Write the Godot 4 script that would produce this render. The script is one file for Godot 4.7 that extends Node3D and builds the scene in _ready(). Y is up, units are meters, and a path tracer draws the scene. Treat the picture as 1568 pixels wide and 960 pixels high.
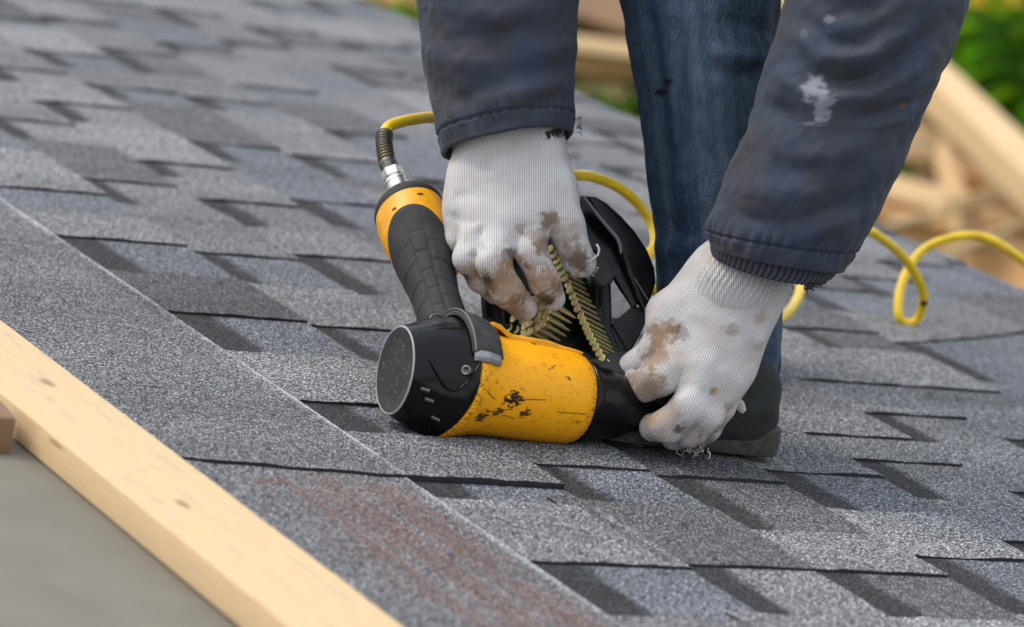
extends Node3D
# A worker in cotton gloves reloads a coil nailer on a shingled roof.
# Metres, y up. The roof plane passes through the origin: x of ROOF runs down the slope, z along the courses.

const SLOPE := Vector3(0.8844, -0.2113, -0.4162)
const ROOF_N := Vector3(0.1912, 0.9774, -0.0900)
const COURSE := Vector3(-0.4259, 0.0, -0.9048)
const SIGHT := Vector3(0.0, 0.2654, 0.9641)     # from the scene back to the camera
const GROUND := -2.6

var names := {}
var rng := RandomNumberGenerator.new()
var fine := FastNoiseLite.new()
var broad := FastNoiseLite.new()

# ---------------------------------------------------------------- meshes

class Mesher:
	var v := PackedVector3Array()
	var t := PackedVector2Array()
	var c := PackedColorArray()
	var i := PackedInt32Array()

	func vert(p: Vector3, uv := Vector2.ZERO, col := Color.WHITE) -> int:
		v.append(p); t.append(uv); c.append(col)
		return v.size() - 1

	func tri(a: int, b: int, d: int) -> void:
		i.append(a); i.append(b); i.append(d)

	func quad(a: int, b: int, d: int, e: int) -> void:
		i.append(a); i.append(b); i.append(d)
		i.append(a); i.append(d); i.append(e)

	func flat_quad(a: Vector3, b: Vector3, d: Vector3, e: Vector3, col := Color.WHITE, away := Vector3.ZERO) -> void:
		var nn := (d - a).cross(b - a)
		if away != Vector3.ZERO and nn.dot(away) < 0.0:
			quad(vert(a, Vector2(0, 0), col), vert(e, Vector2(0, 1), col), vert(d, Vector2(1, 1), col), vert(b, Vector2(1, 0), col))
		else:
			quad(vert(a, Vector2(0, 0), col), vert(b, Vector2(1, 0), col), vert(d, Vector2(1, 1), col), vert(e, Vector2(0, 1), col))

	# rows of points; a closed row is joined end to start (its first point is repeated for the uv)
	func grid(rows: Array, uvs: Array, cols: Array, outward: Array) -> void:
		var first := v.size()
		var m: int = rows[0].size()
		for r in rows.size():
			var row: PackedVector3Array = rows[r]
			for k in m:
				v.append(row[k])
				t.append(uvs[r][k] if uvs else Vector2(float(k) / (m - 1), float(r) / (rows.size() - 1)))
				c.append(cols[r][k] if cols else Color.WHITE)
		var agree := 0.0
		var ix := PackedInt32Array()
		for r in rows.size() - 1:
			for k in m - 1:
				var a := first + r * m + k
				ix.append_array([a, a + 1, a + m + 1, a, a + m + 1, a + m])
				var nn := (v[a + m + 1] - v[a]).cross(v[a + 1] - v[a])
				var away: Vector3 = outward[r] if outward.size() > 1 else outward[0]
				agree += nn.dot(away if outward.size() == 1 else v[a] - away)
		if agree < 0.0:
			for k in range(0, ix.size(), 3):
				var s := ix[k + 1]
				ix[k + 1] = ix[k + 2]
				ix[k + 2] = s
		i.append_array(ix)

	func mesh(colored := false, weld_seam := true) -> ArrayMesh:
		var n := PackedVector3Array()
		n.resize(v.size())
		for k in range(0, i.size(), 3):
			var a := i[k]
			var b := i[k + 1]
			var d := i[k + 2]
			var f := (v[d] - v[a]).cross(v[b] - v[a])
			n[a] += f
			n[b] += f
			n[d] += f
		if weld_seam:      # points of smooth rows that meet share one normal
			var at := {}
			for k in v.size():
				var key := Vector3i((v[k] * 200000.0).round())
				if at.has(key) and n[at[key]].normalized().dot(n[k].normalized()) > 0.55:
					var sum: Vector3 = n[at[key]] + n[k]
					n[at[key]] = sum
					n[k] = sum
				elif not at.has(key):
					at[key] = k
		for k in n.size():
			n[k] = n[k].normalized() if n[k].length_squared() > 0.0 else Vector3.UP
		var out := ArrayMesh.new()
		var arrays := []
		arrays.resize(Mesh.ARRAY_MAX)
		arrays[Mesh.ARRAY_VERTEX] = v
		arrays[Mesh.ARRAY_NORMAL] = n
		arrays[Mesh.ARRAY_TEX_UV] = t
		if colored:
			arrays[Mesh.ARRAY_COLOR] = c
		arrays[Mesh.ARRAY_INDEX] = i
		out.add_surface_from_arrays(Mesh.PRIMITIVE_TRIANGLES, arrays)
		return out


func numbered(called: String) -> String:
	var n: int = names.get(called, 0)
	names[called] = n + 1
	return called if n == 0 else "%s_%03d" % [called, n]


func thing(called: String, label: String, category: String, at := Transform3D.IDENTITY, group := "") -> Node3D:
	var o := Node3D.new()
	o.name = numbered(called)
	o.transform = at
	o.set_meta("label", label)
	o.set_meta("category", category)
	if group:
		o.set_meta("group", group)
	add_child(o)
	return o


# a mesh whose points are world positions unless local is set
func part(called: String, mesh: Mesh, material: Material, parent: Node3D, local := false) -> MeshInstance3D:
	var o := MeshInstance3D.new()
	o.name = called
	o.mesh = mesh
	o.material_override = material
	parent.add_child(o, true)
	if not local:
		var up := Transform3D.IDENTITY
		var p := parent
		while p != self:
			up = p.transform * up
			p = p.get_parent()
		o.transform = up.affine_inverse()
	return o


func at_point(p: Vector3) -> Transform3D:
	return Transform3D(Basis.IDENTITY, p)


func roof_point(u: float, v: float, h := 0.0) -> Vector3:
	return COURSE * u + SLOPE * v + ROOF_N * h


func lerp_row(a: Array, f: float) -> Variant:     # Catmull-Rom through an array of vectors or numbers
	var n := a.size()
	var k := clampi(int(f), 0, n - 2)
	var s := f - k
	var p1 = a[k]
	var p2 = a[k + 1]
	var p0 = a[k - 1] if k > 0 else p1 * 2.0 - p2
	var p3 = a[k + 2] if k + 2 < n else p2 * 2.0 - p1
	return p1 + (p2 - p0) * (0.5 * s) + (p0 * 2.0 - p1 * 5.0 + p2 * 4.0 - p3) * (0.5 * s * s) + (p1 * 3.0 - p0 - p2 * 3.0 + p3) * (0.5 * s * s * s)


func tube_path(pts: PackedVector3Array, radii: Array, sides: int, m: Mesher, col := Color.WHITE, capped := true) -> void:
	var rows := []
	var cents := []
	var uvs := []
	var x := Vector3.ZERO
	var run := 0.0
	for k in pts.size():
		var d := (pts[mini(k + 1, pts.size() - 1)] - pts[maxi(k - 1, 0)]).normalized()
		if x == Vector3.ZERO:
			x = d.cross(Vector3.UP if absf(d.y) < 0.9 else Vector3.RIGHT).normalized()
		x = (x - d * x.dot(d)).normalized()
		var y := d.cross(x)
		var r: float = radii[k] if radii.size() > 1 else radii[0]
		var row := PackedVector3Array()
		var uv := PackedVector2Array()
		if k:
			run += pts[k].distance_to(pts[k - 1])
		for s in sides + 1:
			var a := TAU * s / sides
			row.append(pts[k] + (x * cos(a) + y * sin(a)) * r)
			uv.append(Vector2(float(s) / sides, run))
		rows.append(row); cents.append(pts[k]); uvs.append(uv)
	m.grid(rows, uvs, [], cents)
	if capped:
		for e in [0, pts.size() - 1]:
			var away: Vector3 = (pts[e] - pts[1 if e == 0 else e - 1]).normalized()
			var mid := m.vert(pts[e] + away * 0.15 * (radii[e] if radii.size() > 1 else radii[0]))
			for s in sides:
				var a1: Vector3 = rows[e][s]
				var b1: Vector3 = rows[e][s + 1]
				var i1 := m.vert(a1)
				var i2 := m.vert(b1)
				if (b1 - pts[e]).cross(a1 - pts[e]).dot(away) > 0.0:
					m.tri(mid, i1, i2)
				else:
					m.tri(mid, i2, i1)


func smooth_path(pts: Array, per: int) -> PackedVector3Array:
	var out := PackedVector3Array()
	for k in (pts.size() - 1) * per + 1:
		out.append(lerp_row(pts, float(k) / per))
	return out


# body of revolution about the x axis of a frame; profile of Vector2(x, r)
func lathe(m: Mesher, frame: Transform3D, profile: Array, sides: int, bulge = null, uv_scale := Vector2(1, 1), slide = null) -> void:
	var rows := []
	var cents := []
	var uvs := []
	for p: Vector2 in profile:
		var row := PackedVector3Array()
		var uv := PackedVector2Array()
		for s in sides + 1:
			var a := TAU * s / sides
			var r := p.y
			if bulge != null:
				r = bulge.call(p.x, a, r)
			row.append(frame * Vector3(p.x if slide == null else p.x + float(slide.call(p.x, a)), cos(a) * r, sin(a) * r))
			uv.append(Vector2(float(s) / sides, p.x) * uv_scale)
		rows.append(row); uvs.append(uv)
		cents.append(frame * Vector3(p.x, 0, 0))
	m.grid(rows, uvs, [], cents)


# thick plate with chamfered rim from an outline in space; its face looks towards "face"
func slab(m: Mesher, outline: Array, thick: float, bevel: float, face := SIGHT) -> void:
	var n := Vector3.ZERO
	var mid := Vector3.ZERO
	for k in outline.size():
		n += (outline[k] as Vector3).cross(outline[(k + 1) % outline.size()])
		mid += outline[k]
	mid /= outline.size()
	n = n.normalized()
	if n.dot(face) < 0.0:
		n = -n
	var x: Vector3 = (outline[1] - outline[0]).normalized()
	var y := n.cross(x)
	var flat := PackedVector2Array()
	for p: Vector3 in outline:
		flat.append(Vector2((p - mid).dot(x), (p - mid).dot(y)))
	if not Geometry2D.is_polygon_clockwise(flat):
		flat.reverse()
	var cnt := flat.size()
	var inner := PackedVector2Array()
	for k in cnt:
		var a := (flat[k] - flat[(k - 1 + cnt) % cnt]).normalized()
		var b := (flat[(k + 1) % cnt] - flat[k]).normalized()
		var na := Vector2(a.y, -a.x)
		var nb := Vector2(b.y, -b.x)
		var o := (na + nb)
		o = o / maxf(0.6, o.length_squared()) * 2.0
		inner.append(flat[k] - o * bevel)
		if Geometry2D.is_point_in_polygon(flat[k] + o * 1e-4, flat):
			inner[k] = flat[k] + o * bevel
	var lift := func(q: Vector2, h: float) -> Vector3: return mid + x * q.x + y * q.y + n * h
	var tris := Geometry2D.triangulate_polygon(inner)
	for side in [[0.0, -bevel, 1.0], [-thick, -thick + bevel, -1.0]]:
		var ids := []
		for q in inner:
			ids.append(m.vert(lift.call(q, side[0]), q))
		for k in range(0, tris.size(), 3):
			var a: Vector3 = m.v[ids[tris[k]]]
			var b: Vector3 = m.v[ids[tris[k + 1]]]
			var d: Vector3 = m.v[ids[tris[k + 2]]]
			if (d - a).cross(b - a).dot(n) * side[2] > 0.0:
				m.tri(ids[tris[k]], ids[tris[k + 1]], ids[tris[k + 2]])
			else:
				m.tri(ids[tris[k]], ids[tris[k + 2]], ids[tris[k + 1]])
		for k in cnt:
			var j := (k + 1) % cnt
			var out: Vector3 = lift.call((flat[k] + flat[j]) * 0.5, 0.0) - lift.call((inner[k] + inner[j]) * 0.5, 0.0)
			m.flat_quad(lift.call(inner[k], side[0]), lift.call(inner[j], side[0]), lift.call(flat[j], side[1]), lift.call(flat[k], side[1]), Color.WHITE, out + n * (bevel * side[2]))
	for k in cnt:
		var j := (k + 1) % cnt
		var out: Vector3 = lift.call((flat[k] + flat[j]) * 0.5, 0.0) - lift.call((inner[k] + inner[j]) * 0.5, 0.0)
		m.flat_quad(lift.call(flat[k], -bevel), lift.call(flat[j], -bevel), lift.call(flat[j], -thick + bevel), lift.call(flat[k], -thick + bevel), Color.WHITE, out)


# box with chamfered edges between two points, wide along side, thick along the third axis
func beam(m: Mesher, a: Vector3, b: Vector3, side: Vector3, wide: float, thick: float, bevel: float, tile := 1.0, worn := 0.0) -> void:
	var d := (b - a).normalized()
	var s := (side - d * side.dot(d)).normalized()
	var n := s.cross(d)
	var w := wide * 0.5
	var h := thick * 0.5
	var prof := [Vector2(-w + bevel, h), Vector2(w - bevel, h), Vector2(w, h - bevel), Vector2(w, -h + bevel), Vector2(w - bevel, -h), Vector2(-w + bevel, -h), Vector2(-w, -h + bevel), Vector2(-w, h - bevel)]
	var long := a.distance_to(b)
	var steps := maxi(2, int(long / 0.05) if worn > 0.0 else 2)
	for k in 8:
		var p: Vector2 = prof[k]
		var q: Vector2 = prof[(k + 1) % 8]
		var rows := []
		var uvs := []
		for e in steps + 1:
			var f := float(e) / steps
			var row := PackedVector3Array()
			var uv := PackedVector2Array()
			for g in 2:
				var o: Vector2 = p if g == 0 else q
				var z := a.lerp(b, f) + s * o.x + n * o.y
				if worn > 0.0:
					z += (s * broad.get_noise_3d(z.x * 30.0, k if g == 0 else (k + 1) % 8, z.z * 30.0) + n * broad.get_noise_3d(z.x * 30.0, 40 + (k if g == 0 else (k + 1) % 8), z.z * 30.0)) * worn
				row.append(z)
				uv.append(Vector2(f * long / tile, (k + g) * 0.375 + 0.37 * a.x))
			rows.append(row); uvs.append(uv)
		m.grid(rows, uvs, [], [s * (p.x + q.x) + n * (p.y + q.y)])
	for e in 2:
		var o := a if e == 0 else b
		var away := -d if e == 0 else d
		var mid := m.vert(o, Vector2(0.5, 0.5))
		for k in 8:
			var p: Vector2 = prof[k]
			var q: Vector2 = prof[(k + 1) % 8]
			var i1 := m.vert(o + s * p.x + n * p.y, Vector2(0.5 + p.x * 3.0, 0.5 + p.y * 3.0))
			var i2 := m.vert(o + s * q.x + n * q.y, Vector2(0.5 + q.x * 3.0, 0.5 + q.y * 3.0))
			if (m.v[i2] - o).cross(m.v[i1] - o).dot(away) > 0.0:
				m.tri(mid, i1, i2)
			else:
				m.tri(mid, i2, i1)


func smin(a: float, b: float, k: float) -> float:
	var h := maxf(k - absf(a - b), 0.0) / k
	return minf(a, b) - h * h * k * 0.25


# Surface nets of joined tapered capsules. bones: [group, a, b, radius a, radius b]; group 0 is the palm or trunk that the others grow out of.
# creases: [a, b, width, depth], negative depth raises. tint(p) gives the colour of a point.
func flesh(bones: Array, cell: float, k_trunk: float, k_join: float, creases: Array, rough: float, tint: Callable, frame := Transform3D.IDENTITY) -> ArrayMesh:
	var inv := frame.affine_inverse()
	var cnt := bones.size()
	var lo := Vector3.INF
	var hi := -Vector3.INF
	var grp := PackedInt32Array()
	var pa := PackedVector3Array()
	var ba := PackedVector3Array()
	var il := PackedFloat32Array()
	var ra := PackedFloat32Array()
	var dr := PackedFloat32Array()
	var groups := 1
	for b in cnt:
		var p: Vector3 = inv * (bones[b][1] as Vector3)
		var q: Vector3 = inv * (bones[b][2] as Vector3)
		grp.append(bones[b][0])
		groups = maxi(groups, bones[b][0] + 1)
		pa.append(p); ba.append(q - p); il.append(1.0 / maxf((q - p).length_squared(), 1e-9))
		ra.append(bones[b][3]); dr.append(bones[b][4] - bones[b][3])
		var r: float = maxf(bones[b][3], bones[b][4]) + k_trunk * 0.3 + cell * 3.0
		lo = lo.min(p - Vector3.ONE * r).min(q - Vector3.ONE * r)
		hi = hi.max(p + Vector3.ONE * r).max(q + Vector3.ONE * r)
	var ca := []
	for k in creases:
		ca.append([inv * (k[0] as Vector3), inv * (k[1] as Vector3), k[2], k[3]])
	const B := 8
	var size := Vector3i(((hi - lo) / cell / B).ceil()) * B + Vector3i.ONE
	var nx := size.x
	var ny := size.y
	var nz := size.z
	var field := PackedFloat32Array()
	field.resize(nx * ny * nz)
	field.fill(1.0)
	var span := cell * B * 0.5 * 1.7321
	var cells := []
	for bz in range(0, nz - 1, B):
		for by in range(0, ny - 1, B):
			for bx in range(0, nx - 1, B):
				var mid := lo + Vector3(bx + B * 0.5, by + B * 0.5, bz + B * 0.5) * cell
				var near := PackedInt32Array()
				var least := 1e9
				var dist := PackedFloat32Array()
				for b in cnt:
					var w := mid - pa[b]
					var f := clampf(w.dot(ba[b]) * il[b], 0.0, 1.0)
					var d := (w - ba[b] * f).length() - ra[b] - dr[b] * f
					dist.append(d)
					least = minf(least, d)
				if least > span + 0.012 or least < -span - 0.03:
					if least < 0.0:
						for z in B + 1:
							for y in B + 1:
								for x in B + 1:
									field[bx + x + nx * (by + y + ny * (bz + z))] = -1.0
					continue
				for b in cnt:
					if dist[b] < least + 2.0 * span + k_trunk + k_join:
						near.append(b)
				cells.append(Vector3i(bx, by, bz))
				var close := []
				for k in ca:
					if Geometry3D.get_closest_point_to_segment(mid, k[0], k[1]).distance_to(mid) < span + k[2] * 2.2:
						close.append(k)
				var gd := PackedFloat32Array()
				gd.resize(groups)
				for z in B + 1:
					for y in B + 1:
						for x in B + 1:
							var at := bx + x + nx * (by + y + ny * (bz + z))
							var p := lo + Vector3(bx + x, by + y, bz + z) * cell
							gd.fill(1.0)
							for b in near:
								var w := p - pa[b]
								var f := clampf(w.dot(ba[b]) * il[b], 0.0, 1.0)
								var d := (w - ba[b] * f).length() - ra[b] - dr[b] * f
								var g := grp[b]
								var kk := k_trunk if g == 0 else 0.006
								var e := gd[g]
								var h := maxf(kk - absf(d - e), 0.0) / kk
								gd[g] = minf(d, e) - h * h * kk * 0.25
							var total := gd[0]
							for g in range(1, groups):
								if gd[g] < 0.5:
									total = minf(total, smin(gd[0], gd[g], k_join))
							for k in close:
								var q := Geometry3D.get_closest_point_to_segment(p, k[0], k[1])
								var s: float = q.distance_squared_to(p) / (k[2] * k[2])
								if s < 4.0:
									total += k[3] * exp(-s * 1.5)
							if rough > 0.0:
								total += rough * fine.get_noise_3dv(p * 1000.0)
							field[at] = total
	var m := Mesher.new()
	var id := {}
	for c0: Vector3i in cells:
		for z in range(c0.z, c0.z + B):
			for y in range(c0.y, c0.y + B):
				for x in range(c0.x, c0.x + B):
					var at := x + nx * (y + ny * z)
					var f := [field[at], field[at + 1], field[at + nx], field[at + nx + 1], field[at + nx * ny], field[at + nx * ny + 1], field[at + nx * ny + nx], field[at + nx * ny + nx + 1]]
					var inside := 0
					for k in 8:
						if f[k] < 0.0:
							inside += 1
					if inside == 0 or inside == 8:
						continue
					var sum := Vector3.ZERO
					var n := 0
					for e in [[0, 1], [2, 3], [4, 5], [6, 7], [0, 2], [1, 3], [4, 6], [5, 7], [0, 4], [1, 5], [2, 6], [3, 7]]:
						var d0: float = f[e[0]]
						var d1: float = f[e[1]]
						if (d0 < 0.0) != (d1 < 0.0):
							var s := d0 / (d0 - d1)
							sum += Vector3(e[0] & 1, (e[0] >> 1) & 1, e[0] >> 2).lerp(Vector3(e[1] & 1, (e[1] >> 1) & 1, e[1] >> 2), s)
							n += 1
					var p := lo + (Vector3(x, y, z) + sum / n) * cell
					id[at] = m.vert(p, Vector2(p.x, p.y), tint.call(frame * p))
	for c0: Vector3i in cells:
		for z in range(c0.z, c0.z + B):
			for y in range(c0.y, c0.y + B):
				for x in range(c0.x, c0.x + B):
					var at := x + nx * (y + ny * z)
					var d0 := field[at]
					for axis in 3:
						var step: int = [1, nx, nx * ny][axis]
						var s1: int = [nx, nx * ny, 1][axis]
						var s2: int = [nx * ny, 1, nx][axis]
						var d1 := field[at + step]
						if (d0 < 0.0) == (d1 < 0.0):
							continue
						if not (id.has(at) and id.has(at - s1) and id.has(at - s2) and id.has(at - s1 - s2)):
							continue
						if d0 < 0.0:
							m.quad(id[at], id[at - s2], id[at - s1 - s2], id[at - s1])
						else:
							m.quad(id[at], id[at - s1], id[at - s1 - s2], id[at - s2])
	return m.mesh(true, false)


# cloth drawn over rings: each ring is [left point, right point, half depth]; folds are [polyline, width, height] that press in or raise the side towards the camera
func cloth_tube(rings: Array, around: int, along: int, folds: Array, ripple: Callable, tint: Callable, hem_turn: float, uv_tile: Vector2) -> ArrayMesh:
	var cx := []
	var hx := []
	var dp := []
	for r in rings:
		cx.append((r[0] + r[1]) * 0.5)
		hx.append((r[1] - r[0]) * 0.5)
		dp.append(r[2])
	var rows := []
	var cents := []
	var uvs := []
	var cols := []
	var run := 0.0
	var last := Vector3.ZERO
	for k in along + 1:
		var f := float(k) / along * (rings.size() - 1)
		var c: Vector3 = lerp_row(cx, f)
		var x: Vector3 = lerp_row(hx, f)
		var depth: float = lerp_row(dp, f)
		var ahead: Vector3 = lerp_row(cx, minf(f + 0.05, rings.size() - 1)) - lerp_row(cx, maxf(f - 0.05, 0.0))
		var y := x.cross(ahead).normalized()
		if y.dot(SIGHT) < 0.0:
			y = -y
		if k:
			run += c.distance_to(last)
		last = c
		var row := PackedVector3Array()
		var uv := PackedVector2Array()
		var col := PackedColorArray()
		var girth := x.length() + depth
		for s in around + 1:
			var a := TAU * (s % around) / around - PI * 0.5
			var o := x * cos(a) + y * (depth * sin(a))
			var nrm := (x / x.length_squared() * cos(a) + y * (sin(a) / depth)).normalized()
			var p := c + o
			var push: float = ripple.call(run, a, p)
			var facing := nrm.dot(SIGHT)
			if facing > -0.2:
				for fold in folds:
					var pts: PackedVector3Array = fold[0]
					var w: float = fold[1]
					var near := 1e9
					var share := 0.0
					for j in pts.size() - 1:
						var e := pts[j + 1] - pts[j]
						var q := p - pts[j]
						e -= SIGHT * e.dot(SIGHT)
						q -= SIGHT * q.dot(SIGHT)
						var g := clampf(q.dot(e) / e.length_squared(), 0.0, 1.0)
						var d := (q - e * g).length()
						if d < near:
							near = d
							share = (j + g) / (pts.size() - 1)
					if near < w * 3.0:
						push += fold[2] * 1.25 * exp(-near * near / (w * w)) * smoothstep(-0.2, 0.25, facing) * sin(PI * clampf(share * 0.86 + 0.07, 0.0, 1.0))
			p += nrm * push
			row.append(p)
			uv.append(Vector2(girth * PI * s / around, run) / uv_tile)
			col.append(tint.call(p, run, a))
		rows.append(row); cents.append(c); uvs.append(uv); cols.append(col)
	var m := Mesher.new()
	# the turned-in edge: the last ring goes round a thickness and back up inside
	var end: PackedVector3Array = rows[along]
	var prev: PackedVector3Array = rows[along - 3]
	for step in ([[0.4, 0.25], [0.6, 0.7], [0.4, 1.1], [-1.0, 1.5], [-4.0, 3.0]] if hem_turn > 0.0 else []):
		var row := PackedVector3Array()
		for s in around + 1:
			var down := (end[s] - prev[s]).normalized()
			var inw: Vector3 = (cents[along] - end[s])
			inw = (inw - down * inw.dot(down)).normalized()
			row.append(end[s] + down * (step[0] * hem_turn) + inw * (step[1] * hem_turn))
		rows.append(row); cents.append(cents[along]); uvs.append(uvs[along]); cols.append(cols[along])
	# orientation is judged on the outer rows only
	var outer := rows.slice(0, along + 1)
	m.grid(outer, uvs.slice(0, along + 1), cols.slice(0, along + 1), cents.slice(0, along + 1))
	if rows.size() > along + 1:
		var flip := m.i[1] != 1
		var base := m.v.size() - (around + 1)
		for r in range(along + 1, rows.size()):
			var row: PackedVector3Array = rows[r]
			for s in around + 1:
				m.vert(row[s], uvs[r][s], cols[r][s])
			for s in around:
				var a := base + (r - along - 1) * (around + 1) + s
				var b := a + around + 1
				if flip:
					m.quad(a, b, b + 1, a + 1)
				else:
					m.quad(a, a + 1, b + 1, b)
	return m.mesh(true)

# ---------------------------------------------------------------- textures and materials

func picture(w: int, h: int, data: PackedByteArray) -> ImageTexture:
	var im := Image.create_from_data(w, h, false, Image.FORMAT_RGB8, data)
	return ImageTexture.create_from_image(im)


func shade(l: float) -> int:
	return clampi(int(255.0 * (1.055 * pow(clampf(l, 0.0, 1.0), 1.0 / 2.4) - 0.055)), 0, 255)


func granules(size: int, px: float, seeded: int) -> Array:      # colour and height of pressed mineral granules
	var r := RandomNumberGenerator.new()
	r.seed = seeded
	var col := PackedByteArray()
	var hgt := PackedByteArray()
	col.resize(size * size * 3)
	hgt.resize(size * size * 3)
	for k in size * size * 3:
		col[k] = 40
		hgt[k] = 20
	for k in int(size * size / (px * px) * 1.9):
		var x := r.randi() % size
		var y := r.randi() % size
		var rad := px * r.randf_range(0.32, 0.68)
		var roll := r.randf()
		var l := r.randf_range(0.03, 0.09) if roll < 0.31 else r.randf_range(0.12, 0.32) if roll < 0.71 else r.randf_range(0.36, 0.64) if roll < 0.90 else r.randf_range(0.75, 1.0)
		var tone := shade(l)
		var cool := clampi(shade(l * r.randf_range(0.98, 1.08)), 0, 255)
		var high := r.randi_range(110, 235)
		var ir := int(rad) + 1
		var sx := r.randf_range(0.75, 1.25)
		for dy in range(-ir, ir + 1):
			for dx in range(-ir, ir + 1):
				var q := Vector2(dx * sx, dy / sx).length() / rad
				if q > 1.0:
					continue
				var o := (((y + dy + size) % size) * size + (x + dx + size) % size) * 3
				col[o] = tone
				col[o + 1] = tone
				col[o + 2] = cool
				var g := int(high * (1.0 - 0.55 * q * q))
				hgt[o] = g
				hgt[o + 1] = g
				hgt[o + 2] = g
	return [picture(size, size, col), picture(size, size, hgt)]


func drawn(w: int, h: int, f: Callable) -> ImageTexture:
	var data := PackedByteArray()
	data.resize(w * h * 3)
	var k := 0
	for y in h:
		for x in w:
			var c: Color = f.call(x, y)
			data[k] = shade(c.r)
			data[k + 1] = shade(c.g)
			data[k + 2] = shade(c.b)
			k += 3
	return picture(w, h, data)


func raw(w: int, h: int, f: Callable) -> ImageTexture:          # plain values, for heights
	var data := PackedByteArray()
	data.resize(w * h * 3)
	var k := 0
	for y in h:
		for x in w:
			var g := clampi(int(255.0 * float(f.call(x, y))), 0, 255)
			data[k] = g
			data[k + 1] = g
			data[k + 2] = g
			k += 3
	return picture(w, h, data)


func mat(linear: Color, rough: float, metal := 0.0) -> StandardMaterial3D:
	var m := StandardMaterial3D.new()
	m.albedo_color = linear.linear_to_srgb()
	m.roughness = rough
	m.metallic = metal
	return m


func noise_tex(size: int, freq: float, a: Color, b: Color, seeded: int, octaves := 4) -> NoiseTexture2D:
	var t := NoiseTexture2D.new()
	t.width = size
	t.height = size
	t.seamless = true
	var n := FastNoiseLite.new()
	n.seed = seeded
	n.frequency = freq
	n.fractal_octaves = octaves
	t.noise = n
	var g := Gradient.new()
	g.set_color(0, a)
	g.set_color(1, b)
	t.color_ramp = g
	return t


var M := {}

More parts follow.
